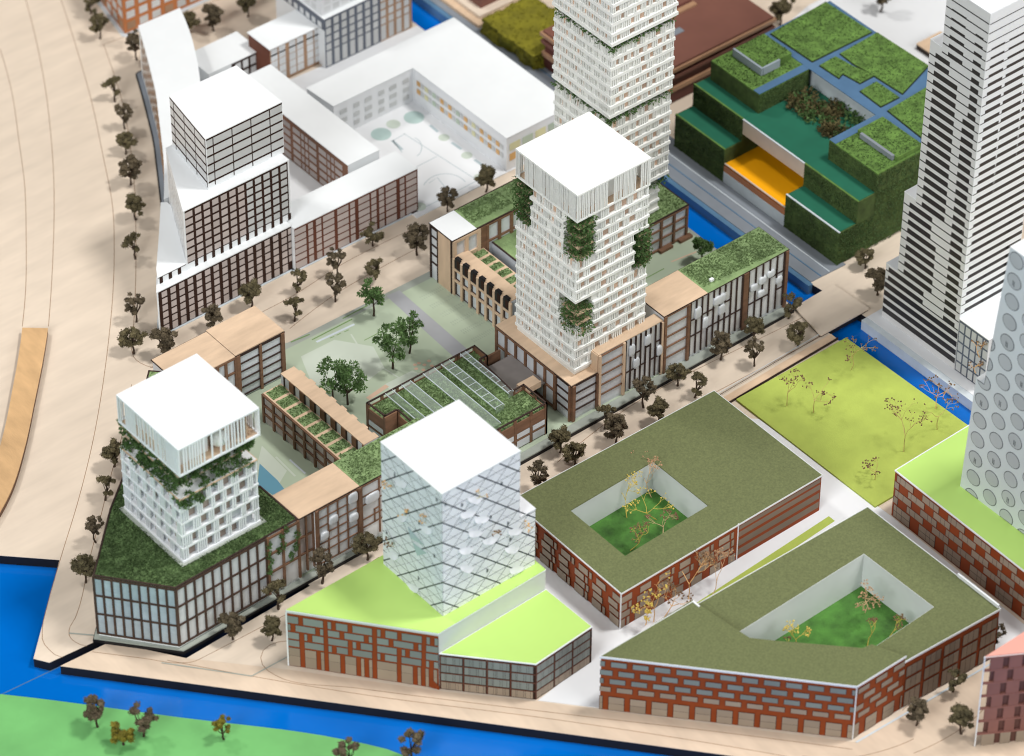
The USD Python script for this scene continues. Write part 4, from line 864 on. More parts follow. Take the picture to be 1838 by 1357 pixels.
for F, n in ((Face((1.85, 42.5), (11, 42.3)), 9), (Face((2.7, 46.5), (1.85, 42.5)), 4)):
    panels(t, F, [(.2 + 1.0 * i, .85 + 1.0 * i, .3 + .85 * k, .85 + .85 * k) for i in range(n) for k in range(5)], lambda i: 'pane_pale' if i % 5 in (1, 3) else ('pane_grey' if i % 3 else 'print_tan'), d0=.002, d1=.03)
obj('base_strip', MB().poly(Polygon([(1.85, 42.5), (11, 42.3), (11, 47), (2.7, 46.5)]).buffer(.3), .004, .05), 'acrylic_edge', t)
obj('roof', MB().poly([(1.8, 42.45), (11.05, 42.25), (11.05, 47.05), (2.65, 46.55)], 4.601, 4.66), 'white_card', t)

# ------------------------------------------------------------------ stepped green cube block behind the canal
def ray_face(F, px, py):
    """(u, z) where the line of sight through a photograph pixel meets a wall"""
    d = _F * FPX + _R * (px - 919) - _U * (py - 678.5); n = np.array([F.n[0], F.n[1], 0]); p = np.array([F.p[0], F.p[1], 0])
    q = _C + d * ((p - _C) @ n) / (d @ n); return float((q[:2] - F.p) @ F.d), float(q[2])
t = thing('green_cube_block', 'stepped block clad in artificial hedge with dark green terraces and a bright yellow recess', 'hedge clad building', (28, 3, 0))
def hedge_box(x0, x1, y0, y1, z0, z1, seed, top=True):
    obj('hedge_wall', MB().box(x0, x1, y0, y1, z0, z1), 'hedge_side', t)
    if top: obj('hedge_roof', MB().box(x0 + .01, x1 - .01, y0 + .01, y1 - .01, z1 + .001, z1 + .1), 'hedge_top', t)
for y0, y1 in ((-4.55, .3), (6.0, 10.7)):
    for a, b, z in ((22.1, 23.55, 2.6), (23.552, 24.98, 4.3)):
        hedge_box(a, b, y0, y1, .075, z, 1, False)
        obj('terrace', MB().box(a + .12, b, y0 + .08, y1 - .08, z + .001, z + .03), 'felt_green', t)
        obj('terrace_edge', MB().box(a, a + .11, y0 + .0, y1 - .0, z + .001, z + .06), 'acrylic_edge' if z < 3 and y0 < 0 else 'hedge_top', t)
    fl = MB(); rr = np.random.default_rng(31); n = 1400
    q = np.c_[np.full(n, 22.1), rr.uniform(y0, y1, n), rr.uniform(.1, 2.6, n)]; fl.add(*flakes(q, np.array([-1., 0, 0]), .16, rr, .2))
    q = np.c_[np.full(n, 23.55), rr.uniform(y0, y1, n), rr.uniform(2.6, 4.3, n)]; fl.add(*flakes(q, np.array([-1., 0, 0]), .16, rr, .2))
    if y0 < 0:
        q = np.c_[rr.uniform(22.1, 25, n), np.full(n, -4.55), rr.uniform(.1, 2.6, n)]; fl.add(*flakes(q, np.array([0, -1., 0]), .16, rr, .2))
    obj('hedge_leaves', fl, 'flock_dark', t, kind='stuff')
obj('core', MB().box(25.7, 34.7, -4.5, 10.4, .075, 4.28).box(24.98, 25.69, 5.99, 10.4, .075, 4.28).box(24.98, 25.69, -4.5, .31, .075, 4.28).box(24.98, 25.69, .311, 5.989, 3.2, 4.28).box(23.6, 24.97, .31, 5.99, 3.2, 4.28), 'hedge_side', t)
obj('terrace', MB().box(23.62, 29.2, -.2, 6.1, 4.281, 4.32), 'felt_green', t)
obj('yellow_floor', MB().box(22.2, 25.6, .31, 5.99, 1.42, 1.5), 'yellow_floor', t)
obj('recess_wall', MB().box(25.61, 25.66, .31, 5.99, .08, 3.2), 'acrylic_rust', t)
for i, (x, a, b, m) in enumerate(((22.12, 1.50, 1.56, 'acrylic_tan'), (22.10, .95, 1.41, 'acrylic_rust'), (22.08, .1, .94, 'acrylic_edge'))):
    obj('glass_front', MB().box(x, x + .1, .31, 5.99, a, b), m, t)
obj('glass_front', MB().box(23.55, 23.6, .31, 5.99, 3.2, 4.34), 'acrylic_tan', t)
obj('glass_rim', MB().box(23.5, 23.61, .31, 5.99, 4.341, 4.38), 'acrylic_edge', t)
hedge_box(24.7, 28.9, 5.85, 10.4, 4.29, 5.72, 2); hedge_box(25.0, 28.9, -4.6, -.25, 4.29, 5.72, 3)
obj('core', MB().box(29.25, 34.75, -4.55, 10.3, 4.29, 5.79), 'acrylic_edge', t)
obj('glass_walk', MB().box(28.901, 34.8, -4.6, 10.35, 5.80, 5.86), 'acrylic_blue', t)
for a, x_ in ((5.85, 24.7), (-.81, 25.0)): obj('glass_walk', MB().box(x_, 28.899, a, a + .56, 5.83, 5.86), 'acrylic_blue', t)
pads = [[(1383, 60), (1482, 3), (1565, 57), (1458, 110)], [(1471, 117), (1499.5, 101), (1534, 120), (1570, 135), (1543.6, 149), (1512.6, 132), (1506, 140)], [(1543.6, 163), (1573, 146), (1614, 174), (1581, 191)],
        [(1507.7, 96), (1574.6, 58), (1667, 117.5), (1620, 168), (1571, 137), (1534, 116)], [(1593, 198), (1665, 155), (1760, 230), (1690, 275)]]
for i, pp in enumerate(pads):
    pg = Polygon([at(*p, 5.95) for p in pp])
    obj('hedge_pad', MB().poly(pg.buffer(-.02), 5.90, 5.98), 'hedge_top', t); obj('pad_base', MB().poly(pg.buffer(.03), 5.861, 5.899), 'black_edge', t)
    obj('pad_leaves', flock(pg.buffer(-.05), 5.98, 90, .15, 90 + i, (), .06), 'hedge_flock', t, kind='stuff')
for i, (a, b, c, d, z) in enumerate(((24.75, 28.7, 6.5, 10.3, 5.83), (25.1, 28.8, -4.5, -.9, 5.83))): obj('pad_leaves', flock([(a, c), (b, c), (b, d), (a, d)], z, 110, .15, 96 + i, (), .06), 'hedge_flock', t, kind='stuff')
# raised roof pads with glass edges
pg = Polygon([(26.2, 7.3), (28.7, 7.3), (28.7, 9.9), (26.2, 9.9)]); obj('raised_pad', MB().poly(pg, 5.83, 6.35), 'hedge_top', t)
obj('pad_leaves', flock(pg, 6.35, 120, .15, 99, (), .06), 'hedge_flock', t, kind='stuff')
obj('glass_edge', MB().box(26.05, 26.19, 7.2, 9.9, 5.84, 6.4).box(26.2, 27.6, 7.16, 7.29, 5.84, 6.4), 'quay_grey', t)
obj('raised_pad', MB().box(26.75, 28.85, -4.45, -.9, 5.83, 6.15), 'hedge_top', t); obj('pad_leaves', flock([(26.8, -4.4), (28.8, -4.4), (28.8, -1), (26.8, -1)], 6.15, 120, .15, 98, (), .06), 'hedge_flock', t, kind='stuff')
obj('dark_vent', MB().box(26.55, 26.74, -4.2, -1.3, 5.84, 6.2), 'asphalt_grey', t)
fl = MB(); rr = np.random.default_rng(32); n = 2200
q = np.c_[rr.uniform(24.98, 28.9, n), np.full(n, -4.6), rr.uniform(.1, 5.8, n)]; fl.add(*flakes(q, np.array([0, -1., 0]), .17, rr, .2))
q = np.c_[np.full(800, 25.0), rr.uniform(-4.6, -.25, 800), rr.uniform(4.3, 5.8, 800)]; fl.add(*flakes(q, np.array([-1., 0, 0]), .15, rr, .2))
q = np.c_[rr.uniform(24.7, 28.9, 800), np.full(800, 5.85), rr.uniform(4.3, 5.8, 800)]; fl.add(*flakes(q, np.array([0, -1., 0]), .15, rr, .2))
obj('hedge_leaves', fl, 'flock_dark', t, kind='stuff')
rr = random.Random(8)
for i in range(34): obj('dry_shrub', foliage((27.6 + rr.uniform(-.9, 1.4), rr.uniform(.2, 5.4), 4.55), (.5, .55, .42), 130, .2, 800 + i), 'shrub_dry' if i % 3 else 'ivy', t, kind='stuff')

# maroon roofed blocks and the olive hedge at the top
t = thing('maroon_block', 'broad block with a flat maroon roof and bronze eaves behind the far lattice tower', 'maroon roofed building', (27, 18, 0))
for i, (e, a, b, m) in enumerate(((0, .05, 1.0, 'maroon_dark'), (.12, 1.0, 1.3, 'bronze_trim'), (-.05, 1.301, 2.0, 'maroon_dark'), (.15, 2.0, 2.25, 'maroon_roof'), (-.05, 2.251, 2.6, 'maroon_dark'), (.2, 2.6, 2.85, 'bronze_trim'), (.05, 2.851, 3.0, 'maroon_roof'))):
    obj('eave' if i % 2 else 'wall', MB().box(21.0 - e, 33.5 + e, 14.2 - e, 22.4 + e, a, b), m, t)
obj('roof_ridge', MB().box(27.0, 30.5, 18.2, 18.6, 3.0, 3.14), 'bronze_trim', t); obj('roof_ridge', MB().box(27.0, 30.5, 18.7, 18.9, 3.0, 3.08), 'maroon_dark', t)
obj('roof_pane', MB().box(25.5, 28.0, 16.6, 17.1, 3.0, 3.05), 'asphalt_grey', t)
t = thing('timber_pavilion', 'stepped beige timber base with a maroon roof frame, cut off by the top edge', 'wooden building', (22.5, 31, 0))
for i, (e, a, b, m) in enumerate(((0, .004, .3, 'veneer'), (-.5, .3, .55, 'birch'), (-1.1, .55, 1.3, 'maroon_roof'), (-1.5, 1.3, 1.6, 'veneer'))):
    obj('tier', MB().box(20.3 - e, 27 + e, 28.3 - e, 36 + e, a, b), m, t)
t = thing('olive_hedge', 'lumpy olive yellow hedge block at the top, left of the far lattice tower', 'hedge', (22, 25, 0))
g = trimesh.creation.box((4.3, 5.4, 1.2)); g = g.subdivide().subdivide().subdivide().subdivide().subdivide()
v = g.vertices + (22.3, 25.2, .62); nn = meshkit.fbm(v * 1.1, 3, 5)[:, None]; c0 = np.array([22.3, 25.2, .3]); v = v + (v - c0) / np.linalg.norm(v - c0, axis=1, keepdims=True) * (nn - .5) * 1.0
v[:, 2] = np.maximum(v[:, 2], .01); obj('clipped_mass', (v, g.faces), 'hedge_olive', t, smooth=True)
p3 = v[np.random.default_rng(3).integers(0, len(v), 2500)]; obj('hedge_leaves', MB().add(*flakes(p3, np.array([0, 0, 1.]), .2, np.random.default_rng(4), .3)), 'hedge_olive', t, kind='stuff')

# ------------------------------------------------------------------ striped tower
t = thing('striped_tower', 'tall grey and white tower with black ribbon windows in steps at the right edge', 'tower block', (23, -13, .1))
masses = [(-12.7, 26.35), (-11.75, 22.1), (-10.78, 10.4), (-9.8, 4.3)]
lo = -16.1; X0, X1 = 20.95, 25.6
for i, (yb, zt) in enumerate(masses):
    ya = lo if i == 0 else masses[i - 1][0] + .001
    obj('wall', MB().box(X0, X1 - (.0 if i == 0 else .4 * i), ya, yb, .104, zt - .05), 'tower_card', t); obj('roof', MB().box(X0 - .01, X1 + .01 - (.0 if i == 0 else .4 * i), ya, yb + .01, zt - .049, zt), 'tower_card_white', t)
obj('white_face', MB().box(X0 + .0, X1, lo - .02, lo - .001, 4.1, 26.3), 'tower_card_white', t)
F = Face((X0, -9.8), (X0, lo)); Fr = Face((X0, lo - .02), (X1, lo - .02))
nfl = 41; ph = 26.3 / nfl
for k in range(nfl):
    z = 26.2 - ph * (k + 1)
    if z < .15: break
    yb = [m[0] for m in masses if z + ph <= m[1] + .2][-1]; ul = -9.8 - yb; UR = F.L
    q = min(1.0, k / 12)
    if z > 3.0:
        obj('floor_line', MB().fbox(F, ul + .02, UR - .02, z, z + .075, .001, .012), 'strip_black', t)
        hh = .05 + .24 * min(1, max(0, (k - 1) / 7))
        a1 = ul + .5 + .0 * k; w1 = 1.15 + (.75 if z < 20 else 0) + (.5 if z < 8 else 0)
        b1 = UR - .95 - (.35 if z < 18 else 0); w2 = .72 + (.35 if z < 18 else 0)
        if k > 0:
            if z < 9 and ul < .6: a1 = ul + .25; w1 += .6
            obj('ribbon_window', MB().fbox(F, a1, a1 + w1, z + .076, z + .076 + hh, .001, .014), 'strip_black', t)
        if k > 1: obj('ribbon_window', MB().fbox(F, b1, b1 + w2 - .1, z + .076, z + .076 + hh, .001, .014), 'strip_black', t)
    else:
        obj('ribbon_window', MB().fbox(F, ul + .02, UR - .02, z, z + .40, .001, .014), 'strip_black', t)
    if z > 4.2:
        obj('floor_line', MB().fbox(Fr, .03, Fr.L - .02, z, z + .05, .001, .012), 'strip_black', t)
        hh = .03 + .17 * min(1, max(0, (k - 1) / 7))
        for a, w in ((.35 - .01 * k * 0, 1.0), (1.75, 1.3), (3.4, .9)):
            w = w + min(.5, .018 * k)
            if k > 2: obj('ribbon_window', MB().fbox(Fr, a, min(a + w, Fr.L - .05), z + .051, z + .051 + hh, .001, .014), 'strip_black', t)
obj('annex_wall', MB().box(X0, 27, -18.6, -16.13, .104, 4.05), 'tower_card', t); obj('annex_roof', MB().box(X0 - .01, 27, -18.61, -16.125, 4.051, 4.09), 'tower_card_white', t)
F = Face((X0, -16.13), (X0, -18.6)); obj('printed_facade', MB().fbox(F, .02, 2.45, .11, 4.0, .001, .008), 'print_slate', t)
panels(t, F, [(.08 + .5 * i, .46 + .5 * i, .2 + .76 * k, .82 + .76 * k) for i in range(5) for k in range(5)], 'pane_grey', d0=.009, d1=.016)

# ------------------------------------------------------------------ right brick block with the oval window tower
t = thing('checker_brick_block', 'brick red block with chequered windows and lime roof, under the oval window tower', 'brick block', (14, -28, 0))
rp_ = Polygon([(9.35, -22.9), (17.6, -22.75), (20, -30), (20, -48), (9.1, -48)])
obj('wall', MB().poly(rp_.buffer(-.02, join_style=2), .045, 3.46), 'brick_red', t); obj('roof', MB().poly(rp_, 3.462, 3.52), 'lime', t)
obj('roof_edge', MB().poly(rp_.buffer(.02, join_style=2).difference(rp_.buffer(-.05)), 3.4615, 3.54), 'white_card', t)
F = Face((9.37, -22.92), (9.15, -46))
for r, (z0, z1) in enumerate(((2.82, 3.32), (2.26, 2.76), (1.68, 2.18), (1.12, 1.62), (.1, 1.02))):
    off = (.18, -.95, .12, -.95, .12)[r]
    for i in range(12):
        a = max(.03, off + 2.1 * i); b = off + 2.1 * i + 1.38
        if b < .2: continue
        p = obj('window', MB().fbox(F, a, b, z0, z1, .001, .010), 'brick_outline', t)
        w = (b - a); cuts = [a + .02] + [b - 1.38 + 1.38 * q for q in ((.45, .68) if (i + r) % 2 else (.2, .5)) if b - 1.38 + 1.38 * q > a + .1] + [b - .02]
        pm = MB()
        for c, d in zip(cuts, cuts[1:]):
            if r == 4: pm.fbox(F, c + .015, d - .015, z0 + .02, z0 + .44, .011, .018).fbox(F, c + .015, d - .015, z0 + .48, z1 - .02, .011, .018)
            else: pm.fbox(F, c + .015, d - .015, z0 + .02, z1 - .02, .011, .018)
        obj('panes', pm, 'pane_stone', p)
t = thing('oval_window_tower', 'pale tower covered with ringed oval windows, on the lime roof at the right edge', 'tower block', (13.5, -29, 3.5))
F = Face((11.32, -26.17), (11.32, -35.0)); h1, h2 = 11.9, 22.2
prof = [(0.0, 3.52), (9, 3.52), (9, h2), (1.75, h2), (.95, h1 + .02), (.33, h1)]
def wall_prism(F, pr, depth):
    m = MB(); g = trimesh.creation.extrude_polygon(Polygon(pr), depth, engine='earcut')
    v = np.array([F.pt(a, -c, b) for a, b, c in g.vertices]); return m.add(v, g.faces[:, ::-1])
obj('wall', wall_prism(F, prof, 5.0), 'oval_card', t)
obj('step_roof', MB().add([F.pt(a, .0 - d, h1 + .01) for a, d in ((.33, 0), (.95, 0), (.95, 5), (.33, 5))], [(0, 3, 2, 1)]), 'white_card', t)
obj('roof', MB().add([F.pt(a, -d, h2 + .005) for a, d in ((1.72, 0), (9, 0), (9, 5), (1.72, 5))], [(0, 1, 2, 3)]), 'white_card', t)
oval_poly = Polygon(prof)
u0, z0 = ray_face(F, 1816.5, 542.0)
k = 0
for i in range(-6, 12):
    for j in range(-16, 10):
        u, z = u0 + 1.37 * i, z0 + .92 * i + 1.44 * j - .0
        u -= .012 * (j + i * .6) * -1.0 * 0
        c = Point(u, z).buffer(.53, 10); q = c.intersection(oval_poly.buffer(-.02))
        if q.is_empty or q.area < .12 or u > 7.2: continue
        ri = wall_prism(F, list(q.exterior.coords)[:-1], .010); ri.v = [a + np.array([F.n[0], F.n[1], 0]) * .0115 for a in ri.v]
        p = obj('oval_window', ri, 'oval_rim', t)
        q2 = q.buffer(-.045)
        if q2.is_empty: continue
        pn = wall_prism(F, list(q2.exterior.coords)[:-1], .008); pn.v = [a + np.array([F.n[0], F.n[1], 0]) * .0190 for a in pn.v]
        obj('pane', pn, 'oval_glass', p)
        k += 1
        if k % 3 == 0 and q.area > .7: obj('printed_figure', MB().fbox(F, u - .1, u - .05, z - .32, z + .05, .020, .024).fbox(F, u + .0, u + .05, z - .36, z + .02, .020, .024), 'figure_grey', p)

# ------------------------------------------------------------------ two olive roofed courtyard blocks
def court_block(t, outer, hole, z, wall_m='brick_red', edge=True):
    o, h = Polygon(outer), Polygon(hole); r = o.difference(h)
    obj('wall', MB().poly(o.buffer(-.02, join_style=2).difference(h.buffer(.02, join_style=2)), .045, z - .06), wall_m, t)
    obj('court_wall', MB().poly(h.buffer(.02, join_style=2).difference(h), .045, z - .055), 'court_wall', t)
    obj('roof', MB().poly(r, z - .054, z), 'olive_card', t)
    if edge: obj('roof_edge', MB().poly(o.buffer(.025, join_style=2).difference(o.buffer(.001, join_style=2)), z - .08, z + .03), 'white_card', t)
    g = trimesh.creation.box((1, 1, 1)); hb = h.buffer(-.01)
    obj('court_lawn', MB().poly(hb, .046, .65), 'court_green', t)
t = thing('courtyard_block', 'brick red block with an olive roof and a sunken rectangular green courtyard', 'courtyard block', (-1, -15.5, 0))
court_block(t, [(-8.7, -20.15), (6.42, -20.05), (6.42, -10.75), (-8.62, -10.5)], [(-6.6, -18.0), (-.3, -17.85), (-.3, -13.1), (-6.6, -13.25)], 2.8)
F = Face((-8.67, -10.5), (-8.71, -20.13))
def brick_windows(t, F, u0, u1, rows, m, ground=True, seed=0, pitch=1.55, w=.78, small=True):
    R = random.Random(seed)
    for r, (a, b) in enumerate(rows):
        u = u0 + (.15, .5, .28, .62, .1)[r % 5] - .6
        while u < u1:
            for ww, g in ((w, .14), (.19, .42)) if (small and R.random() < .7) else ((w, .62),):
                c, d = max(u, u0 + .02), min(u + ww, u1 - .02)
                if d - c > .1:
                    p = obj('window', MB().fbox(F, c - .02, d + .02, a - .02, b + .02, .001, .010), 'brick_outline', t); obj('pane', MB().fbox(F, c, d, a, b, .0105, .017), m, p)
                u += ww + g
brick_windows(t, F, 0, F.L, ((.08, .66), (.80, 1.22), (1.36, 1.80), (1.96, 2.42)), 'pane_stone', seed=3, pitch=1.5)
F = Face((-8.71, -20.13), (6.42, -20.03))
brick_windows(t, F, 0, 8.6, ((.08, .66), (.80, 1.22), (1.36, 1.80), (1.96, 2.42)), 'pane_stone', seed=5)
obj('corner_strip', MB().fbox(F, -.03, .03, .05, 2.75, -.02, .03).fbox(F, 8.68, 8.75, .05, 2.86, .0, .03), 'white_card', t)
for k, z in enumerate((.35, 1.05, 1.75, 2.3)): obj('ribbon_window', MB().fbox(F, 8.8, F.L - .1, z, z + (.45, .45, .38, .3)[k], .001, .012), 'pane_brown', t)
t = thing('courtyard_block', 'pointed brick red block with an olive roof and a kite shaped courtyard', 'courtyard block', (-3, -29, 0))
A_ = [(-13.6, -24.1), (-4.4, -34.45), (-.8, -34.45), (-1.6, -32.62), (-2.2, -32.5), (-5.4, -29.2), (-6.4, -28.1), (-6.9, -23.95)]
B_ = [(-.8, -34.45), (6.0, -34.8), (5.9, -24.3), (-6.9, -24.1), (-6.4, -28.1), (-6.4, -27.1), (3.2, -26.9), (3.3, -32.4), (-1.6, -32.62)]
outer2 = [(-13.6, -24.1), (-4.4, -34.45), (-.8, -34.45), (6.0, -34.8), (5.9, -24.3), (-6.9, -24.1)]
hole2 = Polygon([(-6.4, -27.1), (3.2, -26.9), (3.3, -32.4), (-1.6, -32.62), (-2.2, -32.5), (-5.4, -29.2), (-6.4, -28.1)])
for P_, zt in ((A_, 4.1), (B_, 3.7)):
    pg = Polygon(P_)
    obj('wall', MB().poly(pg.buffer(-.02, join_style=2), .045, zt - .06), 'brick_red', t); obj('roof', MB().poly(pg, zt - .058, zt), 'olive_card', t)
    ringp = Polygon(outer2).buffer(.03, join_style=2).difference(Polygon(outer2).buffer(.002, join_style=2)).intersection(pg.buffer(.04)); obj('roof_edge', MB().poly(ringp, zt - .1, zt + .05), 'white_card', t)
obj('court_wall', MB().poly(hole2.difference(hole2.buffer(-.02, join_style=2)), .046, 3.69), 'court_wall', t); obj('court_lawn', MB().poly(hole2.buffer(-.021), .046, 1.2), 'court_green', t)
obj('corner_fold', MB().box(5.92, 6.02, -34.7, -31.5, 3.72, 3.95), 'white_card', t)
obj('roof_lip', MB().poly([(-7.0, -24.05), (-6.9, -24.05), (-6.9, -24.6), (-7.0, -24.6)], 4.101, 4.16), 'white_card', t)
F = Face((-13.6, -24.1), (-4.4, -34.45))
def brick_course(t, F, u0, u1, zs, gz, pitch, w, offs, m, m2):
    for r, (a, b) in enumerate(zs + [gz]):
        o = offs[r]; i = -1
        while o + pitch * i < u1:
            c, d = max(u0 + .02, o + pitch * i), min(o + pitch * i + w, u1 - .02); i += 1
            if d - c < .08: continue
            g = r == len(zs); p = obj('window', MB().fbox(F, c - .022, d + .022, a - .022, b + .022, .001, .010), 'brick_outline', t)
            if g: obj('pane', MB().fbox(F, c, d, a, (a + b) / 2 - .012, .0105, .017), m2, p); obj('pane', MB().fbox(F, c, d, (a + b) / 2 + .012, b, .0105, .017), m2, p)
            else: obj('pane', MB().fbox(F, c, d, a, b, .0105, .017), m(r) if callable(m) else m, p)
zs = [(3.42, 3.78), (2.76, 3.12), (2.12, 2.47), (1.5, 1.84)]
brick_course(t, F, 0, F.L, zs, (.1, 1.1), 1.185, .84, (.6, 1.02, .55, .95, .52), lambda r: 'pane_sage' if r < 3 else 'pane_stone', 'pane_stone')
F = Face((-4.4, -34.45), (-.8, -34.45)); brick_course(t, F, 0, 3.6, zs, (.1, 1.1), 1.3, .8, (.15, .6, -.2, .3, .9), 'pane_stone', 'pane_stone')
obj('corner_strip', MB().fbox(F, -.03, .025, .05, 4.1, -.02, .03), 'white_card', t)
F = Face((-.8, -34.47), (6.0, -34.82))
for i in range(5):
    for a, b in ((.1, 1.25), (1.4, 2.25), (2.4, 3.2)):
        p = obj('window', MB().fbox(F, .12 + 1.35 * i, 1.27 + 1.35 * i, a, b, .001, .01), 'brick_outline', t)
        for k in range(3): obj('pane', MB().fbox(F, .15 + 1.35 * i + .37 * k, .49 + 1.35 * i + .37 * k, a + .03, b - .03, .0105, .017), 'pane_brown', p)
obj('base_edge', MB().ribbon([(-4.4, -34.75), (6.1, -35.1)], .12, .03).ribbon([(-4.4, -34.75), (9, -40.4)], .001, .03), 'acrylic_edge', t)

# ------------------------------------------------------------------ lime roofed block with the faceted glass tower
t = thing('lime_brick_block', 'two-level brick red block with bright lime roofs, under the faceted glass tower', 'brick block', (-17, -15, 0))
hi = Polygon([(-24.75, -10.75), (-19.4, -17.42), (-11.72, -17.25), (-11.75, -10.65)]); lo_ = Polygon([(-19.38, -17.44), (-15.83, -21.38), (-11.62, -21.1), (-11.72, -17.27)])
obj('wall', MB().poly(hi.buffer(-.02, join_style=2), .045, 4.22), 'court_wall', t); obj('roof', MB().poly(hi.buffer(-.02), 4.30, 4.34), 'lime', t)
obj('roof_edge', MB().poly(hi.difference(hi.buffer(-.06)), 4.221, 4.30), 'white_card', t); obj('roof_base', MB().poly(hi.buffer(-.061), 4.221, 4.299), 'white_card', t)
obj('low_wall', MB().poly(lo_.buffer(-.02, join_style=2), .045, 2.74), 'print_sienna', t); obj('low_roof', MB().poly(lo_.buffer(-.05), 2.80, 2.84), 'lime', t); obj('roof_edge', MB().poly(lo_.buffer(.02), 2.741, 2.799), 'white_card', t)
F = Face((-24.74, -10.77), (-19.41, -17.41))
obj('brick_face', MB().fbox(F, .06, F.L - .01, .06, 4.1, .001, .006), 'brick_red', t)
obj('paper_corner', MB().fbox(F, -.03, .06, .05, 4.15, -.02, .02), 'white_card', t)
R5 = [([(160, 280), (335, 548), (600, 635), (690, 812), (868, 1075), (1133, 1167), (1222, 1345), (1398, 1610), (1663, 1697), (1750, 1785)], 3.40, 3.92),
      ([(150, 192), (250, 460), (515, 548), (600, 722), (778, 985), (1042, 1075), (1130, 1252), (1308, 1518), (1575, 1605), (1658, 1785)], 2.82, 3.27),
      ([(150, 282), (342, 370), (428, 548), (600, 810), (865, 900), (952, 1075), (1130, 1338), (1395, 1428), (1482, 1605), (1655, 1785)], 2.20, 2.68),
      ([(165, 282), (342, 548), (600, 635), (690, 808), (862, 1070), (1130, 1160), (1212, 1338), (1390, 1600), (1655, 1685), (1740, 1785)], 1.62, 2.08),
      ([(155, 285), (342, 462), (515, 548), (600, 722), (778, 895), (950, 982), (1038, 1070), (1125, 1335), (1388, 1508), (1563, 1595), (1648, 1680), (1735, 1770)], .1, 1.48)]
for r, (us, a, b) in enumerate(R5):
    for c, d in us:
        c, d = max(.08, (c - 150) / 1640 * F.L), (d - 150) / 1640 * F.L
        p = obj('window', MB().fbox(F, c - .02, d + .02, a - .02, b + .02, .0065, .013), 'brick_outline', t)
        if r == 4: obj('pane', MB().fbox(F, c, d, a, .88, .0135, .02), 'pane_stone', p); obj('pane', MB().fbox(F, c, d, .9, b, .0135, .02), 'pane_stone', p)
        else: obj('pane', MB().fbox(F, c, d, a, b, .0135, .02), 'pane_sage', p)
for F, nb in ((Face((-19.38, -17.44), (-15.83, -21.38)), 4), (Face((-15.83, -21.38), (-11.62, -21.1)), 3)):
    bw = (F.L - .1) / nb
    obj('brick_face', MB().fbox(F, .0, F.L, .06, 2.72, .0, .006), 'print_umber', t)
    for i in range(nb):
        for k in range(4):
            a = .1 + .65 * k; u = .07 + bw * i
            seq = [.2, .06, .3, .1, .22, .12] if (i + k) % 2 else [.26, .1, .06, .28, .1, .2]; tot = sum(seq)
            for q, s in enumerate(seq):
                w = s / tot * (bw - .12); obj('pane', MB().fbox(F, u + .008, u + w - .008, a, a + .53, .0065, .014), 'pane_sage' if k else 'pane_stone', t); u += w
        obj('brick_pier', MB().fbox(F, .0 + bw * i, .055 + bw * i, .06, 2.72, .0065, .016), 'print_sienna', t)
    for k in range(4): obj('brick_course', MB().fbox(F, .056, F.L - .01, .03 + .65 * k + .6, .09 + .65 * k + .6, .0065, .0155), 'print_sienna', t)
# curled paper corner
c_ = MB(); F = Face((-24.74, -10.77), (-19.41, -17.41))
for k in range(6):
    a, b = F.L - .45 + .08 * k, F.L - .45 + .08 * (k + 1); c_.fbox(F, a, b, .06, .75 - .08 * k, .021 + .012 * k, .03 + .012 * k)
obj('curled_corner', c_, 'brick_red', t)

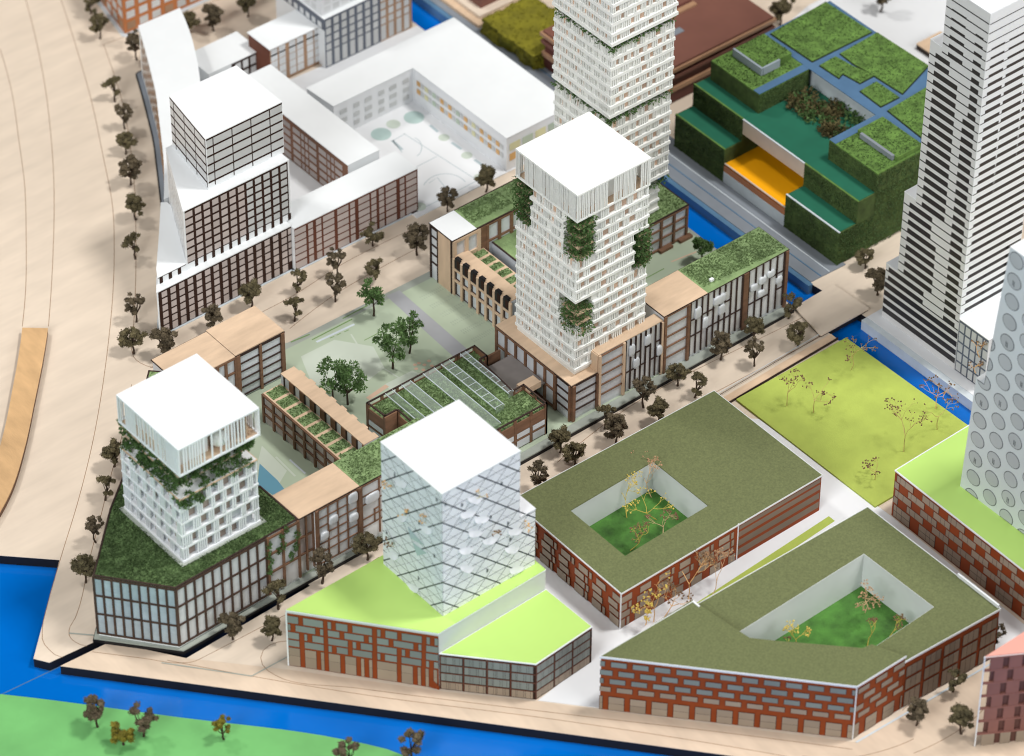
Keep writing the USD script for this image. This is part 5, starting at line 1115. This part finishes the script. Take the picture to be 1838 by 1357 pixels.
t = thing('glass_tower', 'pale blue cuboid tower with triangular panes, dark diagonal seams and bulging white pillows', 'tower block', (-15.7, -14, 4.35))
TX0, TX1, TY0, TY1, TZ0, TZ1 = -18.4, -13.05, -16.55, -11.3, 4.342, 13.45
obj('seam_wall', MB().box(TX0, TX1, TY0, TY1, TZ0, TZ1 - .08), 'seam_dark', t); obj('annex_wall', MB().box(TX1 + .001, -11.95, -16.55, -14.6, TZ0, 8.5), 'seam_dark', t)
obj('roof', MB().box(TX0 - .03, TX1 + .03, TY0 - .03, TY1 + .03, TZ1 - .079, TZ1), 'roof_foam', t); obj('annex_roof', MB().box(TX1 + .035, -11.93, -16.57, -14.6, 8.501, 8.56), 'glass_white', t)
def facets(t, F, u_off, regions, mats, seed, bold):
    R = random.Random(seed); q = .74; zc = TZ0 + 1.08
    reg = unary_union([sbox(*r) for r in regions]); nrm = np.array([F.n[0], F.n[1], 0])
    lat = []
    for i in range(-12, 14):
        for j in range(-6, 22):
            if (i + j) % 2: continue
            cx, cz = u_off + q * i, zc + q * j
            for sgn in (1, -1): lat.append(Polygon([(cx - q, cz), (cx + q, cz), (cx, cz + sgn * q)]))
    for p in lat:
        g = p.intersection(reg).buffer(-.006, join_style=2)
        if g.is_empty or g.area < .01 or g.geom_type != 'Polygon': continue
        c = list(g.exterior.coords)[:-1]
        if not g.exterior.is_ccw: c = c[::-1]
        n = len(c); tl_ = R.uniform(.009, .011); tilt = [tl_ for _ in c]
        v = [np.array(F.pt(a, .001, b)) for a, b in c] + [np.array(F.pt(a, d, b)) for (a, b), d in zip(c, tilt)]
        f = [(n, n + k, n + k + 1, n + k + 1) for k in range(1, n - 1)] + [(k, (k + 1) % n, n + (k + 1) % n, n + k) for k in range(n)]
        obj('pane', MB().add(v, f), mats(R), t)
    fam = [(sg, 2 * q * k) for sg in (1, -1) for k in range(-10, 22)] + [(0, q * k) for k in range(-10, 22)]
    for sg, off in fam:
        ln = [(uu, zc + sg * (uu - u_off) + off) for uu in np.linspace(0, 7, 281)]
        ln = [p for p in ln if reg.buffer(.001).contains(Point(*p))]
        if len(ln) > 6:
            (a, b), (c, d) = ln[0], ln[-1]; w_, dd_ = (.036, .0145) if sg == bold else (.0165, .013 + .0004 * sg)
            nx, nz = -(d - b), c - a; nl = math.hypot(nx, nz); nx, nz = nx / nl * w_, nz / nl * w_
            fr = MB().add([F.pt(a - nx, dd_, b - nz), F.pt(c - nx, dd_, d - nz), F.pt(c + nx, dd_, d + nz), F.pt(a + nx, dd_, b + nz)], [(0, 1, 2, 3)])
            obj('glazing_bar', fr, 'seam_dark', t)
FL = Face((TX0, TY1), (TX0, TY0)); FR = Face((TX0, TY0), (TX1, TY0))
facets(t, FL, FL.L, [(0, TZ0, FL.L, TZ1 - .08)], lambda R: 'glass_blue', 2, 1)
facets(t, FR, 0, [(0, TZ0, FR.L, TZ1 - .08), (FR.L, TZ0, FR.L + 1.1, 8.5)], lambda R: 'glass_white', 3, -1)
FA = Face((-11.95, -16.55), (-11.95, -14.6)); obj('annex_side', MB().fbox(FA, .02, 1.93, TZ0, 8.5, .0, .012), 'glass_white', t)
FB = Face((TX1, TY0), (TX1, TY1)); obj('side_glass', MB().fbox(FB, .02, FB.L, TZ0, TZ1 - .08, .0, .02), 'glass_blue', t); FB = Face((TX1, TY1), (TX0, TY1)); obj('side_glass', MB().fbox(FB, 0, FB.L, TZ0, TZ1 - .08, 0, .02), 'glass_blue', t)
def bulge(F, px, py, w=1.2, h=.46, d=.10, s=0):
    u, z = ray_face(F, 660 + px / 3.231, 700 + py / 3.231)
    r_ = np.random.default_rng(s); an = math.radians(33 if F is FL else -29) + r_.uniform(-.12, .12); sk = r_.uniform(-.25, .25); ns_, nr_ = 22, 12; v = []
    for a in np.linspace(-1, 1, ns_):
        hh = h * (1 - abs(a) ** 2.2) ** .7 * (1 + sk * a); bow = .16 * h * math.cos(2.2 * a + sk)
        for b in np.linspace(0, 1, nr_):
            rr_ = min(1.0, b / .8); dd = .02 + d * (1 - a * a) ** .8 * (rr_ ** 1.6 if b <= .8 else 1.0 - ((b - .8) / .2) ** 2) * (1 + .3 * math.sin(4 * a + sk * 20))
            x_, z_ = a * w / 2, h * .45 + bow - hh * rr_
            v.append(F.pt(u + x_ * math.cos(an) - z_ * math.sin(an), dd, z + x_ * math.sin(an) + z_ * math.cos(an)))
    f = [(i * nr_ + k, i * nr_ + k + 1, (i + 1) * nr_ + k + 1, (i + 1) * nr_ + k) for i in range(ns_ - 1) for k in range(nr_ - 1)]
    obj('bulging_pane', MB().add(v, f), 'glass_white' if F is FR else 'glass_blue', t, smooth=True)
for i, p in enumerate(((575, 725), (615, 640), (655, 755), (620, 835), (705, 878), (565, 935), (850, 825), (830, 930), (570, 1040), (860, 1045))): bulge(FR, *p, s=i)
for i, p in enumerate(((200, 548), (210, 745), (345, 815), (150, 965), (265, 1150))): bulge(FL, *p, s=30 + i)
for F, pts in ((FR, ((775, 540), (545, 665), (712, 735), (825, 865), (812, 772), (692, 1045), (450, 660))), (FL, ((158, 490), (402, 635), (300, 770), (112, 825), (388, 960), (297, 1090)))):
    for p in pts:
        u, z = ray_face(F, 660 + p[0] / 3.231, 700 + p[1] / 3.231)
        obj('printed_figure', MB().fbox(F, u - .05, u - .01, z - .14, z + .14, .028, .034).fbox(F, u + .02, u + .06, z - .12, z + .1, .028, .034), 'figure_grey', t)
for i, tr_ in enumerate(((235, 790, 250, 860, 330, 900), (260, 880, 290, 960, 345, 945))):
    ps = [ray_face(FL, 660 + tr_[k] / 3.231, 700 + tr_[k + 1] / 3.231) for k in (0, 2, 4)]
    obj('open_pane', MB().add([FL.pt(a, .03, b) for a, b in ps], [(0, 1, 2)]), 'glass_dark', t)

# ------------------------------------------------------------------ mauve block at the lower right corner
t = thing('mauve_block', 'dusky mauve block with deep square niches and a pink roof at the lower right corner', 'building', (3, -40, 0))
mv = Polygon([(.42, -39.0), (4.2, -41.3), (12, -44), (14, -38.9)]); obj('wall', MB().poly(mv.buffer(-.1), .004, 6.84), 'mauve_dark', t); obj('roof', MB().poly(mv, 6.85, 6.92), 'pink_card', t); obj('roof_edge', MB().poly(mv.buffer(.03).difference(mv.buffer(-.03)), 6.80, 6.849), 'white_card', t)
F = Face((.36, -38.97), (4.2, -41.3))
obj('corner_strip', MB().fbox(F, .0, .06, .02, 6.85, -.05, .04), 'white_card', t)
R = random.Random(6)
for k in range(7):
    z = .05 + .97 * k
    obj('ledge', MB().fbox(F, .07, F.L, z + .86, z + .96, -.09, .05), 'mauve', t)
    u = .1 + (.3 if k % 2 else 0)
    while u < F.L - .1:
        w = R.choice((.55, .62, .7)); obj('niche_panel', MB().fbox(F, u + .26, min(u + .26 + w, F.L), z, z + .85, -.09, .03), 'mauve' if k else 'pane_stone', t); u += w + .34

# ------------------------------------------------------------------ model trees
def grow_tree(name, label, loc, seed, height=2.5, width=1.5, leaf='crown_brown', n_cl=11, style='clump', cat='model tree', group=None, flake=.075, nfl=95):
    """trunk and limbs of dried stem, with a crown of crumbly foam clumps or small leaves"""
    R = random.Random(seed); rng = np.random.default_rng(seed); bx, by, bz = loc
    t = thing(name, label, cat, loc, group)
    top = np.array([bx + R.uniform(-.1, .1), by + R.uniform(-.1, .1), bz + height * .3]); base = np.array([bx, by, bz])
    mid = (base + top) / 2 + np.array([R.uniform(-.06, .06), R.uniform(-.06, .06), 0])
    tr = MB().tube([base, mid, top], [.075, .06, .05], 6); crown = MB(); fl = MB()
    if style == 'clump': n_cl = int(n_cl * 3.4)
    hub = np.array([bx, by, bz + height * .6])
    for k in range(n_cl):
        d3 = rng.normal(size=3); d3 /= np.linalg.norm(d3); rad = R.uniform(.45, 1.0) if style == 'clump' else R.uniform(.35, 1.0)
        e = hub + d3 * rad * np.array([width * .46, width * .46, height * .36])
        if style == 'clump' and meshkit.noise(e[None] * 1.7, seed)[0] < .42: continue
        m = top + (e - top) * .5 + np.array([R.uniform(-.08, .08), R.uniform(-.08, .08), R.uniform(-.1, .05)])
        if k % 2 == 0: tr.tube([top, m, e], [.035, .025, .015], 4)
        cr = R.uniform(.11, .21) * width / 1.4
        if style == 'clump':
            g = trimesh.creation.icosphere(2, 1.0); v = g.vertices * (cr, cr, cr * .75) * R.uniform(.9, 1.1)
            nn = meshkit.fbm(v * 9 + seed + k * 3.1, 3, seed % 97)[:, None]; v = v * (.2 + 1.25 * nn) + e; crown.add(v, g.faces)
        d = rng.normal(size=(nfl, 3)); d /= np.linalg.norm(d, axis=1, keepdims=True)
        fl.add(*flakes(e + d * (cr, cr, cr * .8) * rng.uniform(.45, 1.15, (nfl, 1)), d, flake, rng))
    obj('trunk', tr, 'twig_dark', t)
    if style == 'clump': crown.add(*fl.mesh())
    obj('crown', crown if style == 'clump' else fl, leaf, t)
    return t
def grow_sprig(name, label, loc, seed, height=2.2, spread=1.2, m='sprig', bud='bud_dark', lean=(0, 0), cat='dried sprig', group=None, levels=3, r0=.034):
    """a bare branching dried flower stem with tiny buds"""
    R = random.Random(seed); t = thing(name, label, cat, loc, group); st, bd = MB(), MB()
    def go(p, d, L, lv, r):
        q = p + d * L; mid = p + d * L * .5 + np.array([R.gauss(0, .05) for _ in range(3)]) * L
        st.tube([p, mid, q], [r, r * .85, r * .7], 4)
        if lv == 0:
            g = trimesh.creation.icosphere(0, R.uniform(.03, .06)); bd.add(g.vertices + q, g.faces); return
        for _ in range(R.choice((2, 3, 3))):
            nd = d + np.array([R.gauss(0, .62), R.gauss(0, .62), R.gauss(.08, .35)]) * spread; nd /= np.linalg.norm(nd)
            go(q, nd, L * R.uniform(.5, .8), lv - 1, r * .66)
    d0 = np.array([lean[0], lean[1], 1.]); d0 /= np.linalg.norm(d0)
    go(np.array(loc, float), d0, height * .42, levels, r0)
    obj('stem', st, m, t); obj('buds', bd, bud, t, kind='stuff'); return t
ORD = ['first', 'second', 'third', 'fourth', 'fifth', 'sixth', 'seventh', 'eighth', 'ninth', 'tenth', 'eleventh', 'twelfth', 'thirteenth', 'fourteenth']
protos = [grow_tree('model_tree', 'dark brown model tree at the top edge beside the orange printed block, nearest that block', (.28, 43.11, 0), 101, 2.5, 1.5)]
specs = [(2.1, 1.45, 'crown_brown', 12), (2.4, 1.35, 'crown_plum', 13), (1.9, 1.6, 'crown_brown', 13), (2.2, 1.5, 'crown_plum', 14), (2.0, 1.35, 'crown_brown', 11)]
plant = []
G1 = 'trees along the curved street'
for i, (x, y) in enumerate([(1.39, 45.79), (.82, 39.71), (5.07, 39.87), (6.61, 39.18), (9.3, 38.99)]):
    plant.append((x, y, 0, ('dark model tree at the very top edge left of the orange printed block', 'model tree half hidden at the left top corner of the curved white slab', 'model tree just behind the right top corner of the curved white slab', 'round dark model tree on the plywood between curved slab and slate tower', 'model tree cut by the top edge with a round shadow, left of the slate tower')[i], 'trees at the top edge'))
row = [(-2.88, 36.95), (-4.03, 34.2), (-5.47, 32.04), (-7.02, 29.3), (-8.79, 26.25), (-11.02, 23.16), (-14.41, 18.26), (-16.23, 15.97)]
for i, (x, y) in enumerate(row): plant.append((x, y, 0, f'dark brown tree left of the curved slab, {ORD[i]} from the top of its row', G1))
plant.append((-14.9, 14.57, 0, 'dark model tree at the lower left foot of the stepped white tower block', G1))
for i, (x, y) in enumerate([(-22.89, 8.52), (-24.92, 6.51), (-27.36, 3.97), (-29.66, 1.64)]): plant.append((x, y, 0, f'dark brown model tree left of the short lattice tower, {ORD[i]} from the top of four', G1))
mid_ = [(-8.19, 14.95), (-11.22, 14.75), (-5.2, 14.36), (-2.34, 14.08), (1.1, 14.94), (6.8, 14.68), (9.89, 14.68)]
for i, (x, y) in enumerate(sorted(mid_)): plant.append((x, y, 0, f'dark tree close to the brown facades on the middle street, {ORD[i]} from left', 'trees of the middle street'))
for i, (x, y) in enumerate([(-6.94, 12.28), (-3.92, 12.17), (-.74, 12.3), (2.68, 12.55)]): plant.append((x, y, 0, f'dark model tree on the park side of the middle street, {ORD[i]} from the left', 'trees of the middle street'))
so1 = [(16.45, -6.34), (13.48, -6.6), (10.74, -6.6), (7.19, -6.75), (4.35, -6.95), (1.36, -6.92), (-1.97, -6.85)]; so2 = [(15.16, -8.61), (11.94, -8.29), (7.29, -8.19), (4.09, -8.51), (1.02, -8.33), (-2.03, -8.27), (-5.14, -8.62)]
for i, (x, y) in enumerate(sorted(so1)): plant.append((x, y, 0, f'dark tree beside the wooden facades on the front street, {ORD[i]} from left', 'trees of the front street'))
for i, (x, y) in enumerate(sorted(so2)): plant.append((x, y, 0, f'dark tree on the olive block side of the front street, {ORD[i]} from left', 'trees of the front street'))
for i, (x, y) in enumerate(sorted([(-16.21, -6.89), (-19.38, -6.8), (-22.53, -6.9), (-24.28, -8.64), (-25.9, -7.2)])): plant.append((x, y, 0, f'dark model tree between the thin-posted podium and the lime roof, {ORD[i]} from the left', 'trees below the podium'))
for x, y, lb in ((-.97, -35.87, 'dark tree beside the front corner of the pointed courtyard block'), (.47, -37.85, 'dark round model tree left of the mauve block, inside a burnt ring line'), (2.31, -35.29, 'dark model tree against the glazed wall of the pointed courtyard block'), (6.2, -34.4, 'small dark model tree peeping over the pink roof at the right edge'),
                 (23.31, -5.81, 'dark model tree at the foot of the green hedge block by the bridge'), (22.15, -8.14, 'dark model tree left of the foot of the striped tower'), (36.1, 16.12, 'dark model tree at the right end of the maroon roof'), (37.93, 17.03, 'model tree at the top edge above the green cube roofs'), (42.24, 12.99, 'small green and brown tree on the white sheet at the top edge')):
    plant.append((x, y, 0.0, lb, 'trees on their own'))
for x, y, lb, m, h, w in ((-35.28, -7.51, 'tall dark brown model tree on the green bank, leftmost of its group', 'crown_plum', 2.5, 1.5), (-33.74, -9.67, 'wide dark brown model tree on the green bank beside a yellow bush', 'crown_plum', 2.5, 1.7), (-34.95, -9.49, 'low yellow-green model bush on the green bank between two brown trees', 'crown_gold', 1.6, 1.5),
                        (-30.49, -12.58, 'small yellow-green model tree alone on the green bank', 'crown_gold', 1.7, 1.1), (-26.43, -18.41, 'brown model tree at the bottom edge on the tip of the green bank', 'crown_plum', 2.2, 1.6), (-23.49, -20.12, 'brownish grey model tree at the bottom edge, rightmost on the green bank', 'crown_plum', 2.3, 1.6)):
    grow_tree('model_tree', lb, (x, y, -.55), int(abs(x * 37)), h, w, m, 11)
rr = random.Random(12); pool = {}
for i, (x, y, z, lb, g) in enumerate(plant):
    k = i % 5
    if k not in pool:
        h, w, m, n = specs[k]; pool[k] = grow_tree('model_tree', lb, (x, y, z), 200 + k, h, w, m, n, group=g)
    else: dup(pool[k], 'model_tree', (x, y, z), rr.uniform(0, 360), rr.uniform(.85, 1.1), lb, 'model tree', g)
gp_ = 'leafy green trees in the park'
for i, (x, y, h, w, lb) in enumerate(((-3.12, 9.39, 3.1, 1.6, 'bright green model tree at the edge of the park by the grey path'), (-5.21, 4.85, 3.7, 2.2, 'bright green model tree in the park, left one of the close pair'), (-3.56, 5.34, 3.2, 1.9, 'bright green model tree in the park, right one of the close pair'),
                                  (-9.25, 4.0, 3.0, 2.5, 'big bushy green model tree beside the terraced row, right trunk of two'), (-9.75, 4.7, 3.5, 2.6, 'big bushy green model tree beside the terraced row, left trunk of two'), (15.67, .6, 2.4, 1.4, 'green model tree behind the canal block moss roof'))):
    grow_tree('park_tree', lb, (x, y, .3), 400 + i, h, w, 'crown_green', 15, 'leaf', 'model tree', gp_, .15, 95)
sp = [(16.09, -12.31, 2.6, 'sprig_faint', 'bare tan sprig at the far corner of the lime lawn by the water'), (10.91, -12.29, 2.4, 'sprig_faint', 'bare sprig on the lime lawn, left front of the pair near the deck'), (11.74, -13.72, 2.2, 'sprig_faint', 'faint bare sprig on the lime lawn, right of the pair near the deck'),
      (13.53, -19.55, 3.0, 'sprig_faint', 'tall bare sprig with a long stem near the lower right of the lime lawn'), (16.39, -19.38, 2.4, 'sprig_faint', 'bare sprig with dark buds at the right corner of the lime lawn'), (17.6, -18.0, 2.4, 'sprig', 'bare tan sprig at the water edge of the lime lawn'), (10.58, -20.23, 1.3, 'sprig_faint', 'short sprig at the near corner of the lime lawn')]
for i, (x, y, h, m, lb) in enumerate(sp): grow_sprig('bare_sprig', lb, (x, y, .15), 500 + i, h, 1.15, m, 'bud_dark', levels=4, r0=.03, group='sprigs on the lime lawn')
for i, (x, y, h, m, lb, ln) in enumerate(((-3.0, -14.0, 2.4, 'sprig_yellow', 'yellowish sprig lying across the rectangular courtyard, left one', (.3, .5)), (-.8, -13.6, 2.6, 'sprig_pink', 'pinkish sprig at the far corner of the rectangular courtyard', (-.2, .2)), (-1.8, -15.2, 2.6, 'sprig_yellow', 'yellow-brown sprig in the middle of the rectangular courtyard', (-.8, .1)),
                                      (1.9, -28.6, 2.8, 'sprig_pink', 'pink-brown sprig tree at the far corner of the kite shaped courtyard', (-.1, .0)), (-3.0, -28.4, 2.0, 'sprig_yellow', 'yellow sprig beside the white wall of the kite shaped courtyard', (-.1, .1)), (.2, -30.6, 1.9, 'sprig_yellow', 'yellow sprig leaning at the near edge of the kite shaped courtyard', (.5, .1)),
                                      (-6.9, -20.9, 2.4, 'sprig', 'dense orange-brown sprig between the two courtyard blocks, leftmost', (0, 0)), (-4.2, -20.75, 2.8, 'sprig', 'orange sprig against the brick wall between the courtyard blocks, middle one', (.0, 0)), (-3.0, -21.4, 2.4, 'sprig_pink', 'thin pink-brown sprig at the end of the narrow lime strip', (.3, 0)), (-6.2, -21.0, 2.0, 'sprig', 'low orange-brown sprig leaning right between the courtyard blocks', (.5, -.2)), (-7.4, -20.8, 1.7, 'sprig', 'short tan sprig at the brick corner between the courtyard blocks', (-.2, -.2)))):
    grow_sprig('bare_sprig', lb, (x, y, (.65, 1.2, .05, .05)[i // 3]), 540 + i, h, 1.0, m, 'bud_pink' if 'pink' in m else ('bud_dark' if i % 2 else 'sprig_yellow'), ln, levels=5 if i > 5 else 4, group='sprigs between the courtyard blocks')
for i, (x, y, z, h, m, lb, ln) in enumerate(((-4.6, -16.2, .65, 1.3, 'sprig_yellow', 'low pale sprig near the left corner of the rectangular courtyard', (.6, -.5)), (-2.6, -16.6, .65, 1.2, 'sprig_pink', 'low tan sprig near the front edge of the rectangular courtyard', (.5, .4)), (1.3, -31.2, 1.2, 1.2, 'sprig_yellow', 'low yellow sprig at the front right of the kite shaped courtyard', (.6, .2)), (-4.2, -28.6, 1.2, 1.2, 'sprig_yellow', 'low yellow sprig at the pointed end of the kite shaped courtyard', (.5, -.3)))):
    grow_sprig('bare_sprig', lb, (x, y, z), 630 + i, h * 1.4, 1.1, m, 'bud_dark', ln, levels=4, r0=.028, group='low sprigs in the courtyards')
FLg, FRg = Face((-18.4, -11.3), (-18.4, -16.55)), Face((-18.4, -16.55), (-13.05, -16.55))
for i, (F, px, py, lb) in enumerate(((FLg, 150, 535, 'tiny orange twig on the left face of the glass tower, uppermost'), (FLg, 225, 700, 'tiny pale twig on the left face of the glass tower, second from the top'), (FLg, 340, 745, 'orange twig near the front edge on the left face of the glass tower'), (FLg, 150, 880, 'greenish twig with dark buds low on the left face of the glass tower'),
                               (FRg, 635, 600, 'yellow twig on the upper part of the right face of the glass tower'), (FRg, 725, 810, 'twig with black buds in the middle of the right face of the glass tower'), (FRg, 905, 775, 'orange twig at the right end of the glass tower annex'))):
    u, z = ray_face(F, 660 + px / 3.231, 700 + py / 3.231); x, y, z = F.pt(u, .03, z - .35)
    grow_sprig('stuck_twig', lb, (x, y, z), 580 + i, .75, 1.1, ('sprig', 'sprig_yellow', 'sprig')[i % 3], 'bud_dark' if i in (3, 5) else 'sprig', (F.n[0] * .8, F.n[1] * .8), levels=3, r0=.016, group='twigs stuck on the glass tower')
for i, (x, y, z, lb) in enumerate(((20.7, -18.2, 2.6, 'orange twig stuck on the grey window grid beside the striped tower'), (20.75, -18.0, 1.2, 'dense orange twig low on the grey window grid beside the striped tower'))):
    grow_sprig('stuck_twig', lb, (x, y, z), 600 + i, 1.3, 1.1, 'sprig', 'bud_dark', (-.4, 0), levels=3, group='twigs beside the striped tower')
